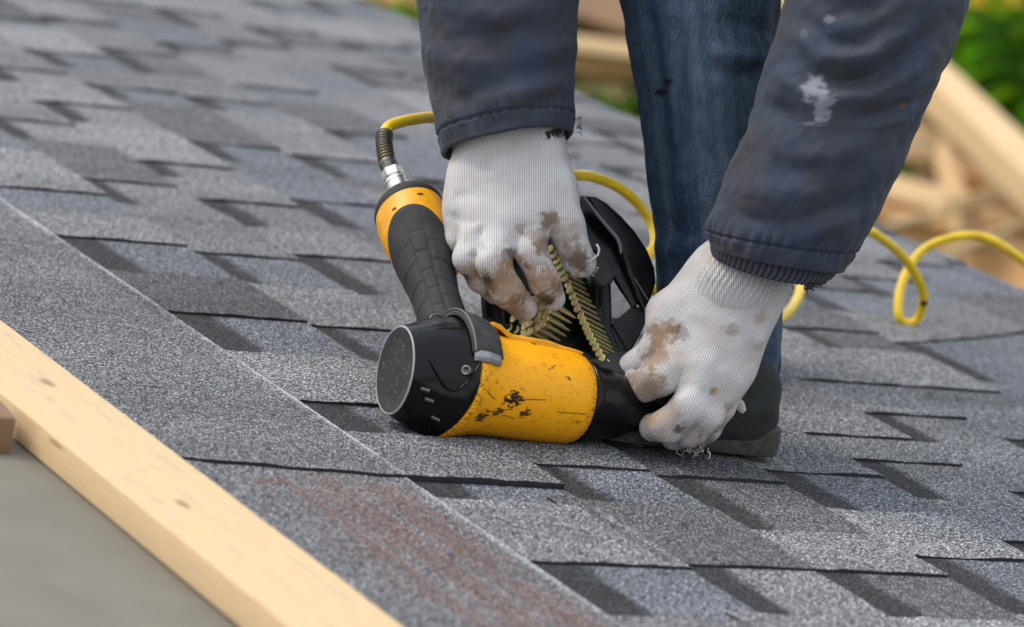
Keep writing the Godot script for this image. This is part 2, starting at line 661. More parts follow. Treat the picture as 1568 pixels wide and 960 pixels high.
func materials() -> void:
	var g := granules(1024, 4.4, 5)
	var gr := mat(Color.WHITE, 0.88)
	gr.albedo_texture = g[0]
	gr.vertex_color_use_as_albedo = true
	gr.heightmap_enabled = true
	gr.heightmap_texture = g[1]
	gr.heightmap_scale = 0.10
	gr.metallic_specular = 0.4
	M.granule = gr
	M.asphalt = mat(Color(0.012, 0.012, 0.013), 0.8)

	# knitted cotton: columns of stitches 2.1 mm apart
	var knit_h := raw(128, 128, func(x: int, y: int) -> float:
		var col := fposmod(x / 16.0, 1.0) - 0.5
		var row := fposmod(y / 10.667 + absf(col) * 0.9, 1.0) - 0.5
		return clampf(0.95 - 1.3 * col * col * 2.2 - 1.3 * row * row * 1.6, 0.0, 1.0))
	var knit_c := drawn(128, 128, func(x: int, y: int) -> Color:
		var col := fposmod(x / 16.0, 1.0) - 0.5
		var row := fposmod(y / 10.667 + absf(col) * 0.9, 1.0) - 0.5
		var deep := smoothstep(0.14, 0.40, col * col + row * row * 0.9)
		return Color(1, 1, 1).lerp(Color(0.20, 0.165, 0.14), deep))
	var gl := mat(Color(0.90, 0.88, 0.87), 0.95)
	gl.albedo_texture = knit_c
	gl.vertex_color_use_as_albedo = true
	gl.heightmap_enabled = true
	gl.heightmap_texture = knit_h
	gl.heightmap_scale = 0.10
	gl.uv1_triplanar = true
	gl.uv1_triplanar_sharpness = 6.0
	gl.uv1_scale = Vector3.ONE / 0.0176
	gl.metallic_specular = 0.25
	gl.rim_enabled = true
	gl.rim = 0.25
	M.glove = gl
	var gp := gl.duplicate()
	gp.uv1_scale = Vector3.ONE / 0.0176
	M.glove_plain = gp
	M.seam = mat(Color(0.70, 0.50, 0.06), 0.9)
	M.lining = mat(Color(0.030, 0.030, 0.036), 0.95)
	M.tab_cloth = mat(Color(0.45, 0.43, 0.36), 0.95)
	var rb := mat(Color.WHITE, 0.95)
	rb.vertex_color_use_as_albedo = true
	M.ribbing = rb

	# padded work jacket: smooth tightly woven cloth
	var nyl := mat(Color.WHITE, 0.74)
	nyl.vertex_color_use_as_albedo = true
	nyl.albedo_texture = drawn(128, 128, func(x: int, y: int) -> Color:
		var w := 0.86 + 0.10 * sin(TAU * x / 8.0) * sin(TAU * y / 8.0) + 0.06 * fine.get_noise_2d(x * 9.0, y * 9.0)
		return Color(w, w, w))
	nyl.heightmap_enabled = true
	nyl.heightmap_texture = raw(128, 128, func(x: int, y: int) -> float: return 0.5 + 0.3 * sin(TAU * x / 8.0) * sin(TAU * y / 8.0) + 0.2 * fine.get_noise_2d(x * 5.0, y * 5.0))
	nyl.heightmap_scale = 0.03
	nyl.metallic_specular = 0.32
	nyl.rim_enabled = true
	nyl.rim = 0.15
	M.jacket = nyl

	# denim: pale weft dots on blue twill
	var den := mat(Color.WHITE, 0.9)
	den.vertex_color_use_as_albedo = true
	den.albedo_texture = drawn(512, 512, func(x: int, y: int) -> Color:
		var tw := fposmod((x + y) / 8.0, 1.0)
		var b := 0.22 + 0.75 * smoothstep(0.5, 0.95, sin(tw * PI) * 0.55 + 1.1 * absf(fine.get_noise_2d(x * 9.0, y * 9.0)))
		b *= 0.85 + 0.30 * fine.get_noise_2d(x * 7.0, y * 0.8)
		return Color(b * 0.92, b * 0.98, b))
	den.heightmap_enabled = true
	den.heightmap_texture = den.albedo_texture
	den.heightmap_scale = 0.03
	den.metallic_specular = 0.2
	M.denim = den

	# sawn softwood: long grain, a few knots
	var wood := mat(Color.WHITE, 0.72)
	wood.vertex_color_use_as_albedo = false
	var knots := [Vector3(90, 60, 15), Vector3(420, 190, 20), Vector3(700, 40, 13), Vector3(900, 150, 18), Vector3(260, 120, 10), Vector3(610, 226, 12)]
	wood.albedo_texture = drawn(1024, 256, func(x: int, y: int) -> Color:
		var yy := float(y)
		var dark := 0.0
		for k: Vector3 in knots:
			var d := Vector2((x - k.x) * 0.35, y - k.y)
			var q := d.length() / k.z
			yy += signf(y - k.y) * k.z * exp(-q * q * 0.35)
			dark = maxf(dark, smoothstep(0.55, 0.18, q))
		var ring := sin(yy * 0.30 + 2.6 * broad.get_noise_2d(x * 0.5, yy * 2.2))
		var fib := fine.get_noise_2d(x * 0.8, y * 26.0)
		var cl := broad.get_noise_2d(x * 1.1, y * 3.1)
		var tone := 0.92 + 0.05 * ring + 0.16 * fib + 0.10 * cl
		var c := Color(0.68, 0.495, 0.285) * tone
		c = c.lerp(Color(0.62, 0.40, 0.18), clampf(0.20 + 0.45 * cl + 0.22 * ring + 0.2 * fib, 0.0, 0.55))
		return c.lerp(Color(0.20, 0.10, 0.045), dark * 0.7))
	wood.heightmap_enabled = true
	wood.heightmap_texture = wood.albedo_texture
	wood.heightmap_scale = 0.04
	M.wood = wood
	var pale := wood.duplicate()
	pale.albedo_color = Color(1.0, 0.98, 0.95)
	M.wood_pale = pale
	var orange := wood.duplicate()
	orange.albedo_color = Color(0.97, 0.86, 0.74)
	M.wood_orange = orange
	var aged := wood.duplicate()
	aged.albedo_color = Color(0.60, 0.54, 0.50)
	M.wood_aged = aged

	# moulded housing: yellow paint over it with scrapes and grease
	var marks := [Vector4(0.1035, 150, 5.2, 1.0), Vector4(0.094, 153, 2.6, 0.9), Vector4(0.079, 174, 3.8, 0.95), Vector4(0.092, 169, 3.0, 0.9), Vector4(0.118, 166, 3.4, 0.95), Vector4(0.140, 106, 1.1, 0.8), Vector4(0.143, 102, 0.9, 0.7), Vector4(0.137, 109, 0.9, 0.7), Vector4(0.157, 116, 1.5, 0.85), Vector4(0.130, 63, 1.8, 0.8), Vector4(0.075, 70, 4.4, 0.9), Vector4(0.082, 66, 3.0, 0.8), Vector4(0.175, 168, 1.3, 0.6), Vector4(0.188, 150, 1.5, 0.55), Vector4(0.08, 135, 1.4, 0.4)]
	var scrapes := [Vector4(0.103, 151, 0.135, 146), Vector4(0.086, 168, 0.104, 163), Vector4(0.100, 161, 0.108, 158), Vector4(0.150, 158, 0.182, 156), Vector4(0.070, 146, 0.082, 153), Vector4(0.098, 172, 0.110, 175)]
	var yel := mat(Color.WHITE, 0.42)
	yel.albedo_texture = drawn(1024, 512, func(x: int, y: int) -> Color:
		var a := y / 512.0 * 0.24
		var th := x / 1024.0 * 360.0
		var base := Color(0.92, 0.405, 0.004).lerp(Color(0.87, 0.35, 0.004), 0.5 + 0.5 * broad.get_noise_2d(x * 1.4, y * 1.8))
		var grime := smoothstep(0.25, 0.75, fine.get_noise_2d(x * 2.0, y * 2.0) + 0.35 * broad.get_noise_2d(x * 1.1, y * 1.1) + 0.05)
		base = base.lerp(Color(0.42, 0.17, 0.010), grime * 0.4)
		base = base.lerp(Color(0.25, 0.09, 0.01), 0.75 * smoothstep(0.88, 1.0, fine.get_noise_2d(x * 7.0 + 900.0, y * 7.0) * 1.5 + 0.1))
		var rub_n := fine.get_noise_2d(x * 4.0 + 300.0, y * 4.0) + 0.5 * fine.get_noise_2d(x * 13.0, y * 13.0)
		var seam := maxf(smoothstep(0.078, 0.062, a), smoothstep(0.176, 0.190, a))
		base = base.lerp(Color(0.20, 0.085, 0.012), 0.75 * seam * smoothstep(0.0, 0.35, rub_n))
		for k: Vector4 in marks:
			var d := Vector2((a - k.x) * 1000.0, deg_to_rad(th - k.y) * 46.0)
			if d.length_squared() < k.z * k.z * 16.0:
				var q := d.length() / (k.z * 1.75) + 1.0 * fine.get_noise_2d(x * 3.6, y * 3.6) + 0.12 * fine.get_noise_2d(x * 17.0, y * 17.0)
				base = base.lerp(Color(0.030, 0.016, 0.008), k.w * smoothstep(0.9, 0.55, q))
		for k: Vector4 in scrapes:
			var e := Vector2((k.z - k.x) * 1000.0, deg_to_rad(k.w - k.y) * 46.0)
			var q := Vector2((a - k.x) * 1000.0, deg_to_rad(th - k.y) * 46.0)
			var s := clampf(q.dot(e) / e.length_squared(), 0.0, 1.0)
			var d := (q - e * s).length() + 0.3 * fine.get_noise_2d(x * 9.0, y * 9.0)
			base = base.lerp(Color(0.10, 0.04, 0.01), 0.8 * smoothstep(0.9, 0.3, d))
		return base)
	yel.roughness_texture = noise_tex(256, 0.02, Color(0.7, 0.7, 0.7), Color(1, 1, 1), 8)
	yel.roughness = 0.5
	yel.metallic_specular = 0.36
	M.yellow = yel
	var blk := mat(Color(0.006, 0.006, 0.0063), 0.30)
	blk.metallic_specular = 0.33
	blk.albedo_texture = noise_tex(512, 0.018, Color(0.75, 0.75, 0.75), Color(1, 1, 1), 4)
	blk.roughness_texture = noise_tex(256, 0.03, Color(0.6, 0.6, 0.6), Color(1, 1, 1), 12)
	blk.uv1_triplanar = true
	blk.uv1_scale = Vector3.ONE * 8.0
	blk.heightmap_enabled = true
	blk.heightmap_texture = noise_tex(256, 0.11, Color.BLACK, Color.WHITE, 17)
	blk.heightmap_scale = 0.012
	M.black = blk
	var plain_yellow := mat(Color(0.93, 0.43, 0.004), 0.45)
	plain_yellow.albedo_texture = noise_tex(256, 0.02, Color(0.82, 0.80, 0.78), Color(1, 1, 1), 27)
	plain_yellow.uv1_triplanar = true
	plain_yellow.uv1_scale = Vector3.ONE * 9.0
	M.yellow_plain = plain_yellow
	M.grease = mat(Color(0.035, 0.022, 0.012), 0.7)
	M.brown_metal = mat(Color(0.10, 0.05, 0.04), 0.5, 0.4)
	M.worn_rubber = mat(Color(0.14, 0.14, 0.145), 0.6)
	var rub := mat(Color(0.030, 0.029, 0.029), 0.74)
	rub.albedo_texture = noise_tex(512, 0.012, Color(0.62, 0.60, 0.58), Color(1, 1, 1), 14)
	rub.uv1_triplanar = true
	rub.uv1_scale = Vector3.ONE * 6.0
	M.rubber = rub
	var guard := rub.duplicate()
	guard.albedo_color = Color(0.058, 0.056, 0.055).linear_to_srgb()
	M.guard = guard
	var face := mat(Color.WHITE, 0.5)
	var lines := []
	rng.seed = 5
	for k in 34:
		var a := rng.randf_range(-2.4, -1.2)
		lines.append(Vector4(rng.randf_range(30, 226), rng.randf_range(20, 236), cos(a) * rng.randf_range(5, 26), sin(a) * rng.randf_range(5, 26)))
	face.albedo_texture = drawn(256, 256, func(x: int, y: int) -> Color:
		var d := Vector2(x - 128, y - 128)
		var scuff := 0.7 * smoothstep(0.25, 0.9, fine.get_noise_2d(x * 5.0 + y * 2.0, y * 2.6) * 0.6 + 0.75 * broad.get_noise_2d(x * 4.0, y * 4.0))
		scuff *= 0.30 + 0.70 * smoothstep(120.0, 30.0, (d - Vector2(10, 20)).length())
		for l: Vector4 in lines:
			var e := Vector2(l.z, l.w)
			var q := Vector2(x - l.x, y - l.y)
			var s := clampf(q.dot(e) / e.length_squared(), 0.0, 1.0)
			scuff = maxf(scuff, 0.6 * smoothstep(1.5, 0.3, (q - e * s).length() + 1.2 * fine.get_noise_2d(x * 8.0, y * 8.0)))
		return Color(0.016, 0.016, 0.017).lerp(Color(0.26, 0.26, 0.26), scuff * 0.9))
	M.cap_face = face
	M.scuffed_edge = mat(Color(0.30, 0.29, 0.27), 0.6)
	M.worn_metal = mat(Color(0.30, 0.295, 0.29), 0.5, 0.8)
	M.guard_worn = mat(Color(0.17, 0.165, 0.16), 0.6)
	M.steel = mat(Color(0.80, 0.77, 0.72), 0.34, 0.9)
	M.dark_steel = mat(Color(0.16, 0.15, 0.14), 0.42, 0.9)
	M.hose = mat(Color(0.97, 0.66, 0.004), 0.36)
	M.hose.metallic_specular = 0.5
	M.hose.albedo_texture = noise_tex(256, 0.035, Color(0.80, 0.78, 0.75), Color(1.0, 1.0, 1.0), 33)
	M.hose.uv1_triplanar = true
	M.hose.uv1_scale = Vector3.ONE * 5.0
	M.brass = mat(Color(0.64, 0.52, 0.24), 0.36, 0.75)
	M.brass_green = mat(Color(0.58, 0.55, 0.22), 0.42, 0.7)
	M.brass_rosy = mat(Color(0.62, 0.44, 0.27), 0.40, 0.7)
	var felt := mat(Color.WHITE, 0.95)
	felt.albedo_texture = noise_tex(1024, 0.006, Color(0.43, 0.41, 0.365), Color(0.47, 0.45, 0.405), 31, 6)
	felt.uv1_triplanar = true
	felt.uv1_scale = Vector3.ONE * 1.6
	M.felt = felt
	var suede := mat(Color(0.034, 0.037, 0.034), 0.93)
	suede.vertex_color_use_as_albedo = true
	suede.albedo_texture = noise_tex(256, 0.06, Color(0.6, 0.6, 0.6), Color(1, 1, 1), 9)
	suede.uv1_triplanar = true
	suede.uv1_scale = Vector3.ONE * 14.0
	M.suede = suede
	var sole := mat(Color(0.085, 0.075, 0.057), 0.85)
	sole.albedo_texture = noise_tex(256, 0.04, Color(0.55, 0.55, 0.55), Color(1, 1, 1), 19)
	sole.uv1_triplanar = true
	sole.uv1_scale = Vector3.ONE * 10.0
	M.sole = sole
	M.stripe = mat(Color(0.42, 0.34, 0.17), 0.7)
	M.chalk = mat(Color(0.58, 0.58, 0.60), 1.0)
	M.red = mat(Color.WHITE, 0.9)
	M.red.vertex_color_use_as_albedo = true
	M.skin = mat(Color(0.50, 0.30, 0.22), 0.6)
	M.soil = mat(Color.WHITE, 0.95)
	M.soil.albedo_texture = noise_tex(512, 0.02, Color(0.16, 0.20, 0.05), Color(0.40, 0.42, 0.14), 41)
	M.soil.uv1_triplanar = true
	M.soil.uv1_scale = Vector3.ONE * 0.4
	var leaf := mat(Color.WHITE, 0.9)
	leaf.metallic_specular = 0.15
	leaf.vertex_color_use_as_albedo = true
	leaf.backlight_enabled = true
	leaf.backlight = Color(0.22, 0.36, 0.04)
	M.leaf = leaf
	M.stem = mat(Color(0.07, 0.17, 0.012), 0.8)

# ---------------------------------------------------------------- the roof

const FIRST := -0.494         # slope position of the newest course's teeth
const EXPOSE := 0.1455
const ROWS := 11
const U_NEAR := -1.75
const U_FAR := 4.45

# openings between the teeth of each course that the photograph shows: far side, near side, dark band at the top, far side at the butt
var openings := {
	0: [[-1.055, -1.205, 1], [-0.807, -0.868, 1], [-0.55, -0.66, 1], [-0.20, -0.362, 1], [0.145, -0.02, 1]],
	1: [[-1.04, -1.18, 1], [-0.725, -0.844, 1], [-0.47, -0.56, 1], [-0.20, -0.345, 1], [0.135, -0.013, 1], [0.52, 0.38, 1], [0.89, 0.75, 1]],
	2: [[-1.024, -1.16, 1], [-0.845, -0.903, 1], [-0.725, -0.835, 1], [-0.47, -0.56, 1], [0.185, -0.011, 1], [0.475, 0.323, 1], [0.698, 0.60, 1], [1.077, 0.93, 1]],
	3: [[-0.95, -1.127, 1], [-0.665, -0.80, 1], [-0.36, -0.44, 1], [0.545, 0.386, 1], [0.895, 0.77, 1], [1.28, 1.18, 1]],
	4: [[-0.87, -0.93, 1], [-0.585, -0.732, 1], [-0.487, -0.54, 0], [0.0, -0.1, 1], [0.32, 0.2, 1], [0.885, 0.74, 1], [1.28, 1.18, 1], [1.65, 1.446, 1]],
	5: [[-0.665, -0.716, 1], [-0.36, -0.479, 1], [-0.22, -0.33, 0]],
	6: [[-0.20, -0.27, 0], [0.07, -0.03, 1], [0.27, 0.17, 1], [1.92, 1.85, 1], [2.2, 2.02, 1]],
	7: [[0.04, -0.138, 1, 0.10], [0.339, 0.20, 1]],
	8: [[0.11, -0.02, 0, 0.19], [0.45, 0.33, 1]],
	9: [[0.20, 0.06, 1, 0.29], [0.6, 0.48, 1]],
	10: [[0.30, 0.14, 0, 0.35]],
}


func tone(k: int, u: float, base: Color) -> Color:
	var b := broad.get_noise_2d(u * 900.0 + k * 137.0, k * 431.0)
	var f := 1.0 + 0.22 * b + 0.10 * fine.get_noise_2d(u * 1400.0, k * 97.0 + 300.0)
	return Color(base.r * f, base.g * f, base.b * f)


func roof() -> void:
	var frame := Transform3D(Basis(SLOPE.normalized(), ROOF_N.normalized(), SLOPE.normalized().cross(ROOF_N.normalized()).normalized()), Vector3.ZERO)
	var top := Node3D.new()
	top.name = "roof"
	top.transform = frame
	top.set_meta("kind", "structure")
	top.set_meta("label", "sloping roof of grey laminated asphalt shingles under the worker")
	add_child(top)
	# in this frame x runs down the slope, y is up off the roof, z = -u
	var deck := Mesher.new()
	beam(deck, Vector3(-0.80, -0.020, -U_NEAR), Vector3(-0.80, -0.020, -U_FAR), Vector3.RIGHT, 3.6, 0.030, 0.003)
	part("roof_deck", deck.mesh(), M.wood_aged, top, true)
	var fascia := Mesher.new()
	beam(fascia, Vector3(0.985, -0.11, -U_NEAR), Vector3(0.985, -0.11, -U_FAR), Vector3.UP, 0.14, 0.022, 0.003)
	part("fascia_board", fascia.mesh(), M.wood_aged, top, true)
	var sheet := Mesher.new()
	var rows := []
	for a in 41:
		var row := PackedVector3Array()
		for b in 91:
			var x := -2.4 + 1.85 * a / 40.0
			var z := -U_NEAR + (U_NEAR - U_FAR) * b / 90.0
			row.append(Vector3(x, 0.0004 + (0.0014 * smoothstep(-0.78, -0.95, x) + 0.0001) * (1.0 + broad.get_noise_2d(x * 400.0, z * 150.0)), z))
		rows.append(row)
	sheet.grid(rows, [], [], [Vector3.UP])
	part("underlayment", sheet.mesh(), M.felt, top, true)

	var bases := [Color(0.80, 0.795, 0.80), Color(0.66, 0.658, 0.665), Color(0.47, 0.468, 0.475), Color(0.93, 0.92, 0.92), Color(0.58, 0.605, 0.67), Color(0.36, 0.358, 0.365)]
	for k in ROWS:
		var v0 := FIRST + EXPOSE * k
		var v1 := v0 + EXPOSE + (0.012 if k == 0 else 0.0)
		if k == ROWS - 1:
			v1 = 1.015
		# openings along the whole course, the photographed ones first
		var gaps: Array = openings.get(k, []).duplicate()
		gaps.sort_custom(func(a, b): return a[0] < b[0])
		var lowest: float = gaps[0][1] if gaps else -0.5
		var highest: float = gaps[-1][0] if gaps else -0.5
		var at := lowest - rng.randf_range(0.10, 0.24)
		while at > U_NEAR + 0.15:
			var w := rng.randf_range(0.06, 0.17)
			gaps.push_front([at, at - w, 1 if rng.randf() < 0.85 else 0])
			at -= w + rng.randf_range(0.10, 0.26)
		at = highest + rng.randf_range(0.12, 0.3)
		while at < U_FAR - 0.2:
			var w := rng.randf_range(0.06, 0.19)
			gaps.push_back([at + w, at, 1 if rng.randf() < 0.8 else 0])
			at += w + rng.randf_range(0.12, 0.30)
		# shingles a metre long; a joint falls on a far side of an opening
		var joints := [U_NEAR]
		var want: float = U_NEAR + 0.35 + 0.33 * (k % 3)
		if k == 0:
			want = -0.807
		for gp in gaps:
			if gp[0] >= want - 0.02 and gp[0] - joints[-1] > 0.3:
				joints.append(gp[0])
				want = gp[0] + 0.94
		joints.append(U_FAR)
		for j in joints.size() - 1:
			shingle(top, k, v0, v1, joints[j], joints[j + 1], gaps, bases, j == 0 and k == 0)
	chalk(top)


func surface_height(v: float, v0: float, on_tooth: bool) -> float:
	return 0.0030 + 0.0038 * clampf((v - v0) / EXPOSE, -0.2, 1.1) + (0.0031 * (0.9 + 0.55 * broad.get_noise_2d(v * 1500.0, v0 * 900.0)) if on_tooth else 0.0)


func shingle(top: Node3D, k: int, v0: float, v1: float, ua: float, ub: float, gaps: Array, bases: Array, low: bool) -> void:
	var root := Node3D.new()
	root.name = "shingle"
	top.add_child(root, true)
	var drop := -0.003 if low else 0.0
	var wob := func(u: float, s: float) -> float: return 0.0009 * fine.get_noise_2d(u * 5000.0, s * 700.0 + k * 91.0) + 0.0010 * fine.get_noise_2d(u * 16000.0, s * 700.0 + k * 57.0)
	var spin := Vector2(rng.randf(), rng.randf())
	# the backing, seen in the openings: dark granules in a band along its top, then the colour of the blend
	var back: Color = bases[[4, 1, 4, 0, 2, 4][rng.randi() % 6]]
	var m := Mesher.new()
	var nv := 18
	var nu := maxi(2, int((ub - ua) / 0.025))
	var rows := []
	var uvs := []
	var cols := []
	for a in nv + 1:
		var f := -0.16 + 1.16 * a / nv
		var row := PackedVector3Array()
		var uv := PackedVector2Array()
		var col := PackedColorArray()
		for b in nu + 1:
			var u := lerpf(ua, ub, float(b) / nu)
			var v := v0 + (v1 - v0) * f
			if a == nv:
				v += wob.call(u, 1.0)
			row.append(Vector3(v, surface_height(v, v0, false) + drop, -u))
			uv.append(Vector2(v, u) / 0.36 + spin)
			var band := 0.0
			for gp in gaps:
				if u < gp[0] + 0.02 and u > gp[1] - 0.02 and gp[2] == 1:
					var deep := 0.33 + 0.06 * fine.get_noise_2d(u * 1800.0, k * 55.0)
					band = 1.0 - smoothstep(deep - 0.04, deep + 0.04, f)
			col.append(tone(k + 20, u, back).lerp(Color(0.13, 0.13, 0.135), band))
		rows.append(row); uvs.append(uv); cols.append(col)
	m.grid(rows, uvs, cols, [Vector3.UP])
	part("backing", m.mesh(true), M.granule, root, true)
	var edge := Mesher.new()
	skirt(edge, rows[nv], 0.0035)
	var side := PackedVector3Array()
	for r in rows:
		side.append(r[0])
	skirt(edge, side, 0.003)
	# the teeth between the openings
	var cuts := []
	for gp in gaps:
		if gp[0] > ua - 0.001 and gp[1] < ub + 0.001:
			cuts.append(gp)
	var from := ua
	var from_end := ua
	var teeth := []
	for gp in cuts:
		if gp[1] > from + 0.012:
			teeth.append([from, gp[1], from_end, gp[1] + rng.randf_range(-0.006, 0.002)])
		from = gp[0]
		from_end = gp[3] if gp.size() > 3 else gp[0] + rng.randf_range(-0.002, 0.004)
	if ub > from + 0.012:
		teeth.append([from, ub, from_end, ub])
	var last := rng.randi() % bases.size()
	for tooth in teeth:
		# a broad tooth changes colour part way along
		var shades := []
		var pieces := maxi(1, int((tooth[1] - tooth[0]) / 0.13))
		for q in pieces + 1:
			var pick := rng.randi() % 100
			last = 0 if pick < 26 else 1 if pick < 52 else 2 if pick < 66 else 3 if pick < 80 else 4 if pick < 93 else 5
			shades.append(bases[last])
		spin = Vector2(rng.randf(), rng.randf())
		m = Mesher.new()
		nu = clampi(int((tooth[1] - tooth[0]) / 0.016), 3, 26)
		rows = []
		uvs = []
		cols = []
		var head := -0.16 if k else -1.62     # the newest course is still bare above its teeth
		var steps := []
		if k == 0:
			for a in 9:
				steps.append(lerpf(head, 0.0, a / 9.0))
		else:
			steps.append(head)
		for a in 25:
			steps.append(a / 24.0)
		for f: float in steps:
			var row := PackedVector3Array()
			var uv := PackedVector2Array()
			var col := PackedColorArray()
			for b in nu + 1:
				var g := float(b) / nu
				var u := lerpf(lerpf(tooth[0], tooth[2], clampf(f, 0, 1)), lerpf(tooth[1], tooth[3], clampf(f, 0, 1)), g)
				var v := v0 + (v1 - v0) * f
				if b == 0 or b == nu:
					u += 0.9 * float(wob.call(v * 3.0, u))
				if f == 1.0:
					v += wob.call(u, 2.0)
				row.append(Vector3(v, surface_height(v, v0, true) + drop, -u))
				uv.append(Vector2(v, u) / 0.36 + spin)
				var s := g * pieces + 0.25 * fine.get_noise_2d(v * 4000.0, u * 4000.0)
				var q := clampi(int(s), 0, pieces - 1)
				var c: Color = (shades[q] as Color).lerp(shades[q + 1], smoothstep(0.35, 0.65, s - q)) if pieces > 1 else shades[0]
				if f <= 0.0 and k == 0:
					c = c.lerp(Color(0.63, 0.632, 0.65), smoothstep(0.0, -0.08, f))
				col.append(tone(k, u, c))
			rows.append(row); uvs.append(uv); cols.append(col)
		m.grid(rows, uvs, cols, [Vector3.UP])
		part("tab", m.mesh(true), M.granule, root, true)
		skirt(edge, rows[-1], 0.0042)
		for e in [0, nu]:
			side = PackedVector3Array()
			for r in rows:
				side.append(r[e])
			skirt(edge, side, 0.0042)
	if k == 0:      # head strip over the tops of the openings
		for gp in cuts:
			m = Mesher.new()
			rows = []
			uvs = []
			cols = []
			for a in 10:
				var f := -1.62 + 1.62 * a / 9.0
				var row := PackedVector3Array()
				var uv := PackedVector2Array()
				var col := PackedColorArray()
				for b in 9:
					var u := lerpf(maxf(gp[1], ua), minf(gp[0], ub), b / 8.0)
					var v: float = v0 + EXPOSE * f + (wob.call(u, 3.0) if a == 9 else 0.0)
					row.append(Vector3(v, surface_height(v, v0, true) + drop, -u))
					uv.append(Vector2(v, u) / 0.36 + spin)
					col.append(tone(k, u, Color(0.63, 0.632, 0.65)))
				rows.append(row); uvs.append(uv); cols.append(col)
			m.grid(rows, uvs, cols, [Vector3.UP])
			part("head_strip", m.mesh(true), M.granule, root, true)
			skirt(edge, rows[-1], 0.0042)
	part("cut_edge", edge.mesh(false, false), M.asphalt, root, true)
	if low:
		red_patch(root)


func skirt(m: Mesher, line: PackedVector3Array, deep: float) -> void:
	for k in line.size() - 1:
		m.flat_quad(line[k], line[k + 1], line[k + 1] - Vector3(0, deep, 0), line[k] - Vector3(0, deep, 0))


func flake(m: Mesher, p: Vector3, size: float, col: Color, r: RandomNumberGenerator) -> void:
	var turn := r.randf() * TAU
	var ids := []
	for k in 4:
		var a := turn + k * PI * 0.5 + r.randf_range(-0.4, 0.4)
		ids.append(m.vert(p + Vector3(cos(a) * size, 0.0002 * r.randf(), sin(a) * size), Vector2.ZERO, col))
	var up := m.vert(p + Vector3(0, size * 0.55, 0), Vector2.ZERO, col)
	for k in 4:
		m.tri(ids[k], ids[(k + 1) % 4], up)


func red_patch(root: Node3D) -> void:
	var r := RandomNumberGenerator.new()
	r.seed = 77
	var m := Mesher.new()
	for n in 60000:
		var u := r.randf_range(-1.50, -0.812)
		var v := r.randf_range(-0.672, -0.497)
		var x := (v + 0.585) / 0.082
		var e := 1.0 - x * x + 0.55 * broad.get_noise_2d(u * 900.0, v * 1600.0) - 0.9 * smoothstep(-0.86, -0.80, u)
		if r.randf() > 0.62 * smoothstep(-0.25, 0.9, e):
			continue
		var f := r.randf_range(0.5, 1.35)
		var col := Color(0.185 * f, 0.094 * f, 0.080 * f) if r.randf() < 0.72 else Color(0.25 * f, 0.20 * f, 0.155 * f)
		flake(m, Vector3(v, surface_height(v, FIRST, true) - 0.0030, -u), r.randf_range(0.0006, 0.0011), col, r)
	var o := part("reddish_granules", m.mesh(true, false), M.red, root, true)
	o.set_meta("kind", "stuff")


func chalk(top: Node3D) -> void:
	var r := RandomNumberGenerator.new()
	r.seed = 5
	var m := Mesher.new()
	for n in 10500:
		var u := r.randf_range(-1.5, 0.6)
		var dense := 0.62 + 0.7 * broad.get_noise_2d(u * 700.0, 9.0)
		if r.randf() > dense:
			continue
		var v: float = FIRST - 0.002 + r.randfn(0.0, 0.0030) + 0.0016 * broad.get_noise_2d(u * 300.0, 70.0)
		if r.randf() < 0.10:
			v += r.randfn(0.0, 0.008)
		if v > FIRST - 0.0006:
			v = FIRST - 0.0006 - r.randf() * 0.002
		var h := surface_height(v, FIRST, true) - (0.003 if u < -0.807 else 0.0)
		flake(m, Vector3(v, h + 0.0003, -u), r.randf_range(0.0003, 0.0008), Color.WHITE, r)
	var o := part("chalk_line", m.mesh(false, false), M.chalk, top, true)
	o.set_meta("kind", "stuff")


func batten() -> void:
	var a := roof_point(-1.72, -0.8065, 0.0165)
	var b := roof_point(1.3, -0.8065, 0.0165)
	var o := thing("wooden_batten", "long pale sawn batten lying along the upper edge of the shingles", "batten", at_point(roof_point(-0.3, -0.83, 0.0)))
	var m := Mesher.new()
	beam(m, a, b, SLOPE, 0.101, 0.030, 0.0028, 0.95, 0.0012)
	part("timber", m.mesh(), M.wood, o)
	var k := thing("wooden_block", "short weathered brown timber end butting against the pale batten", "timber", at_point(Vector3(-0.4525, 0.1852, 1.05)))
	m = Mesher.new()
	beam(m, Vector3(-0.4257, 0.2013, 1.093), Vector3(-0.6041, 0.2418, 1.154), COURSE, 0.060, 0.032, 0.002, 0.6, 0.001)
	part("timber", m.mesh(), M.wood_aged, k)


# ---------------------------------------------------------------- nailer, nails, hose

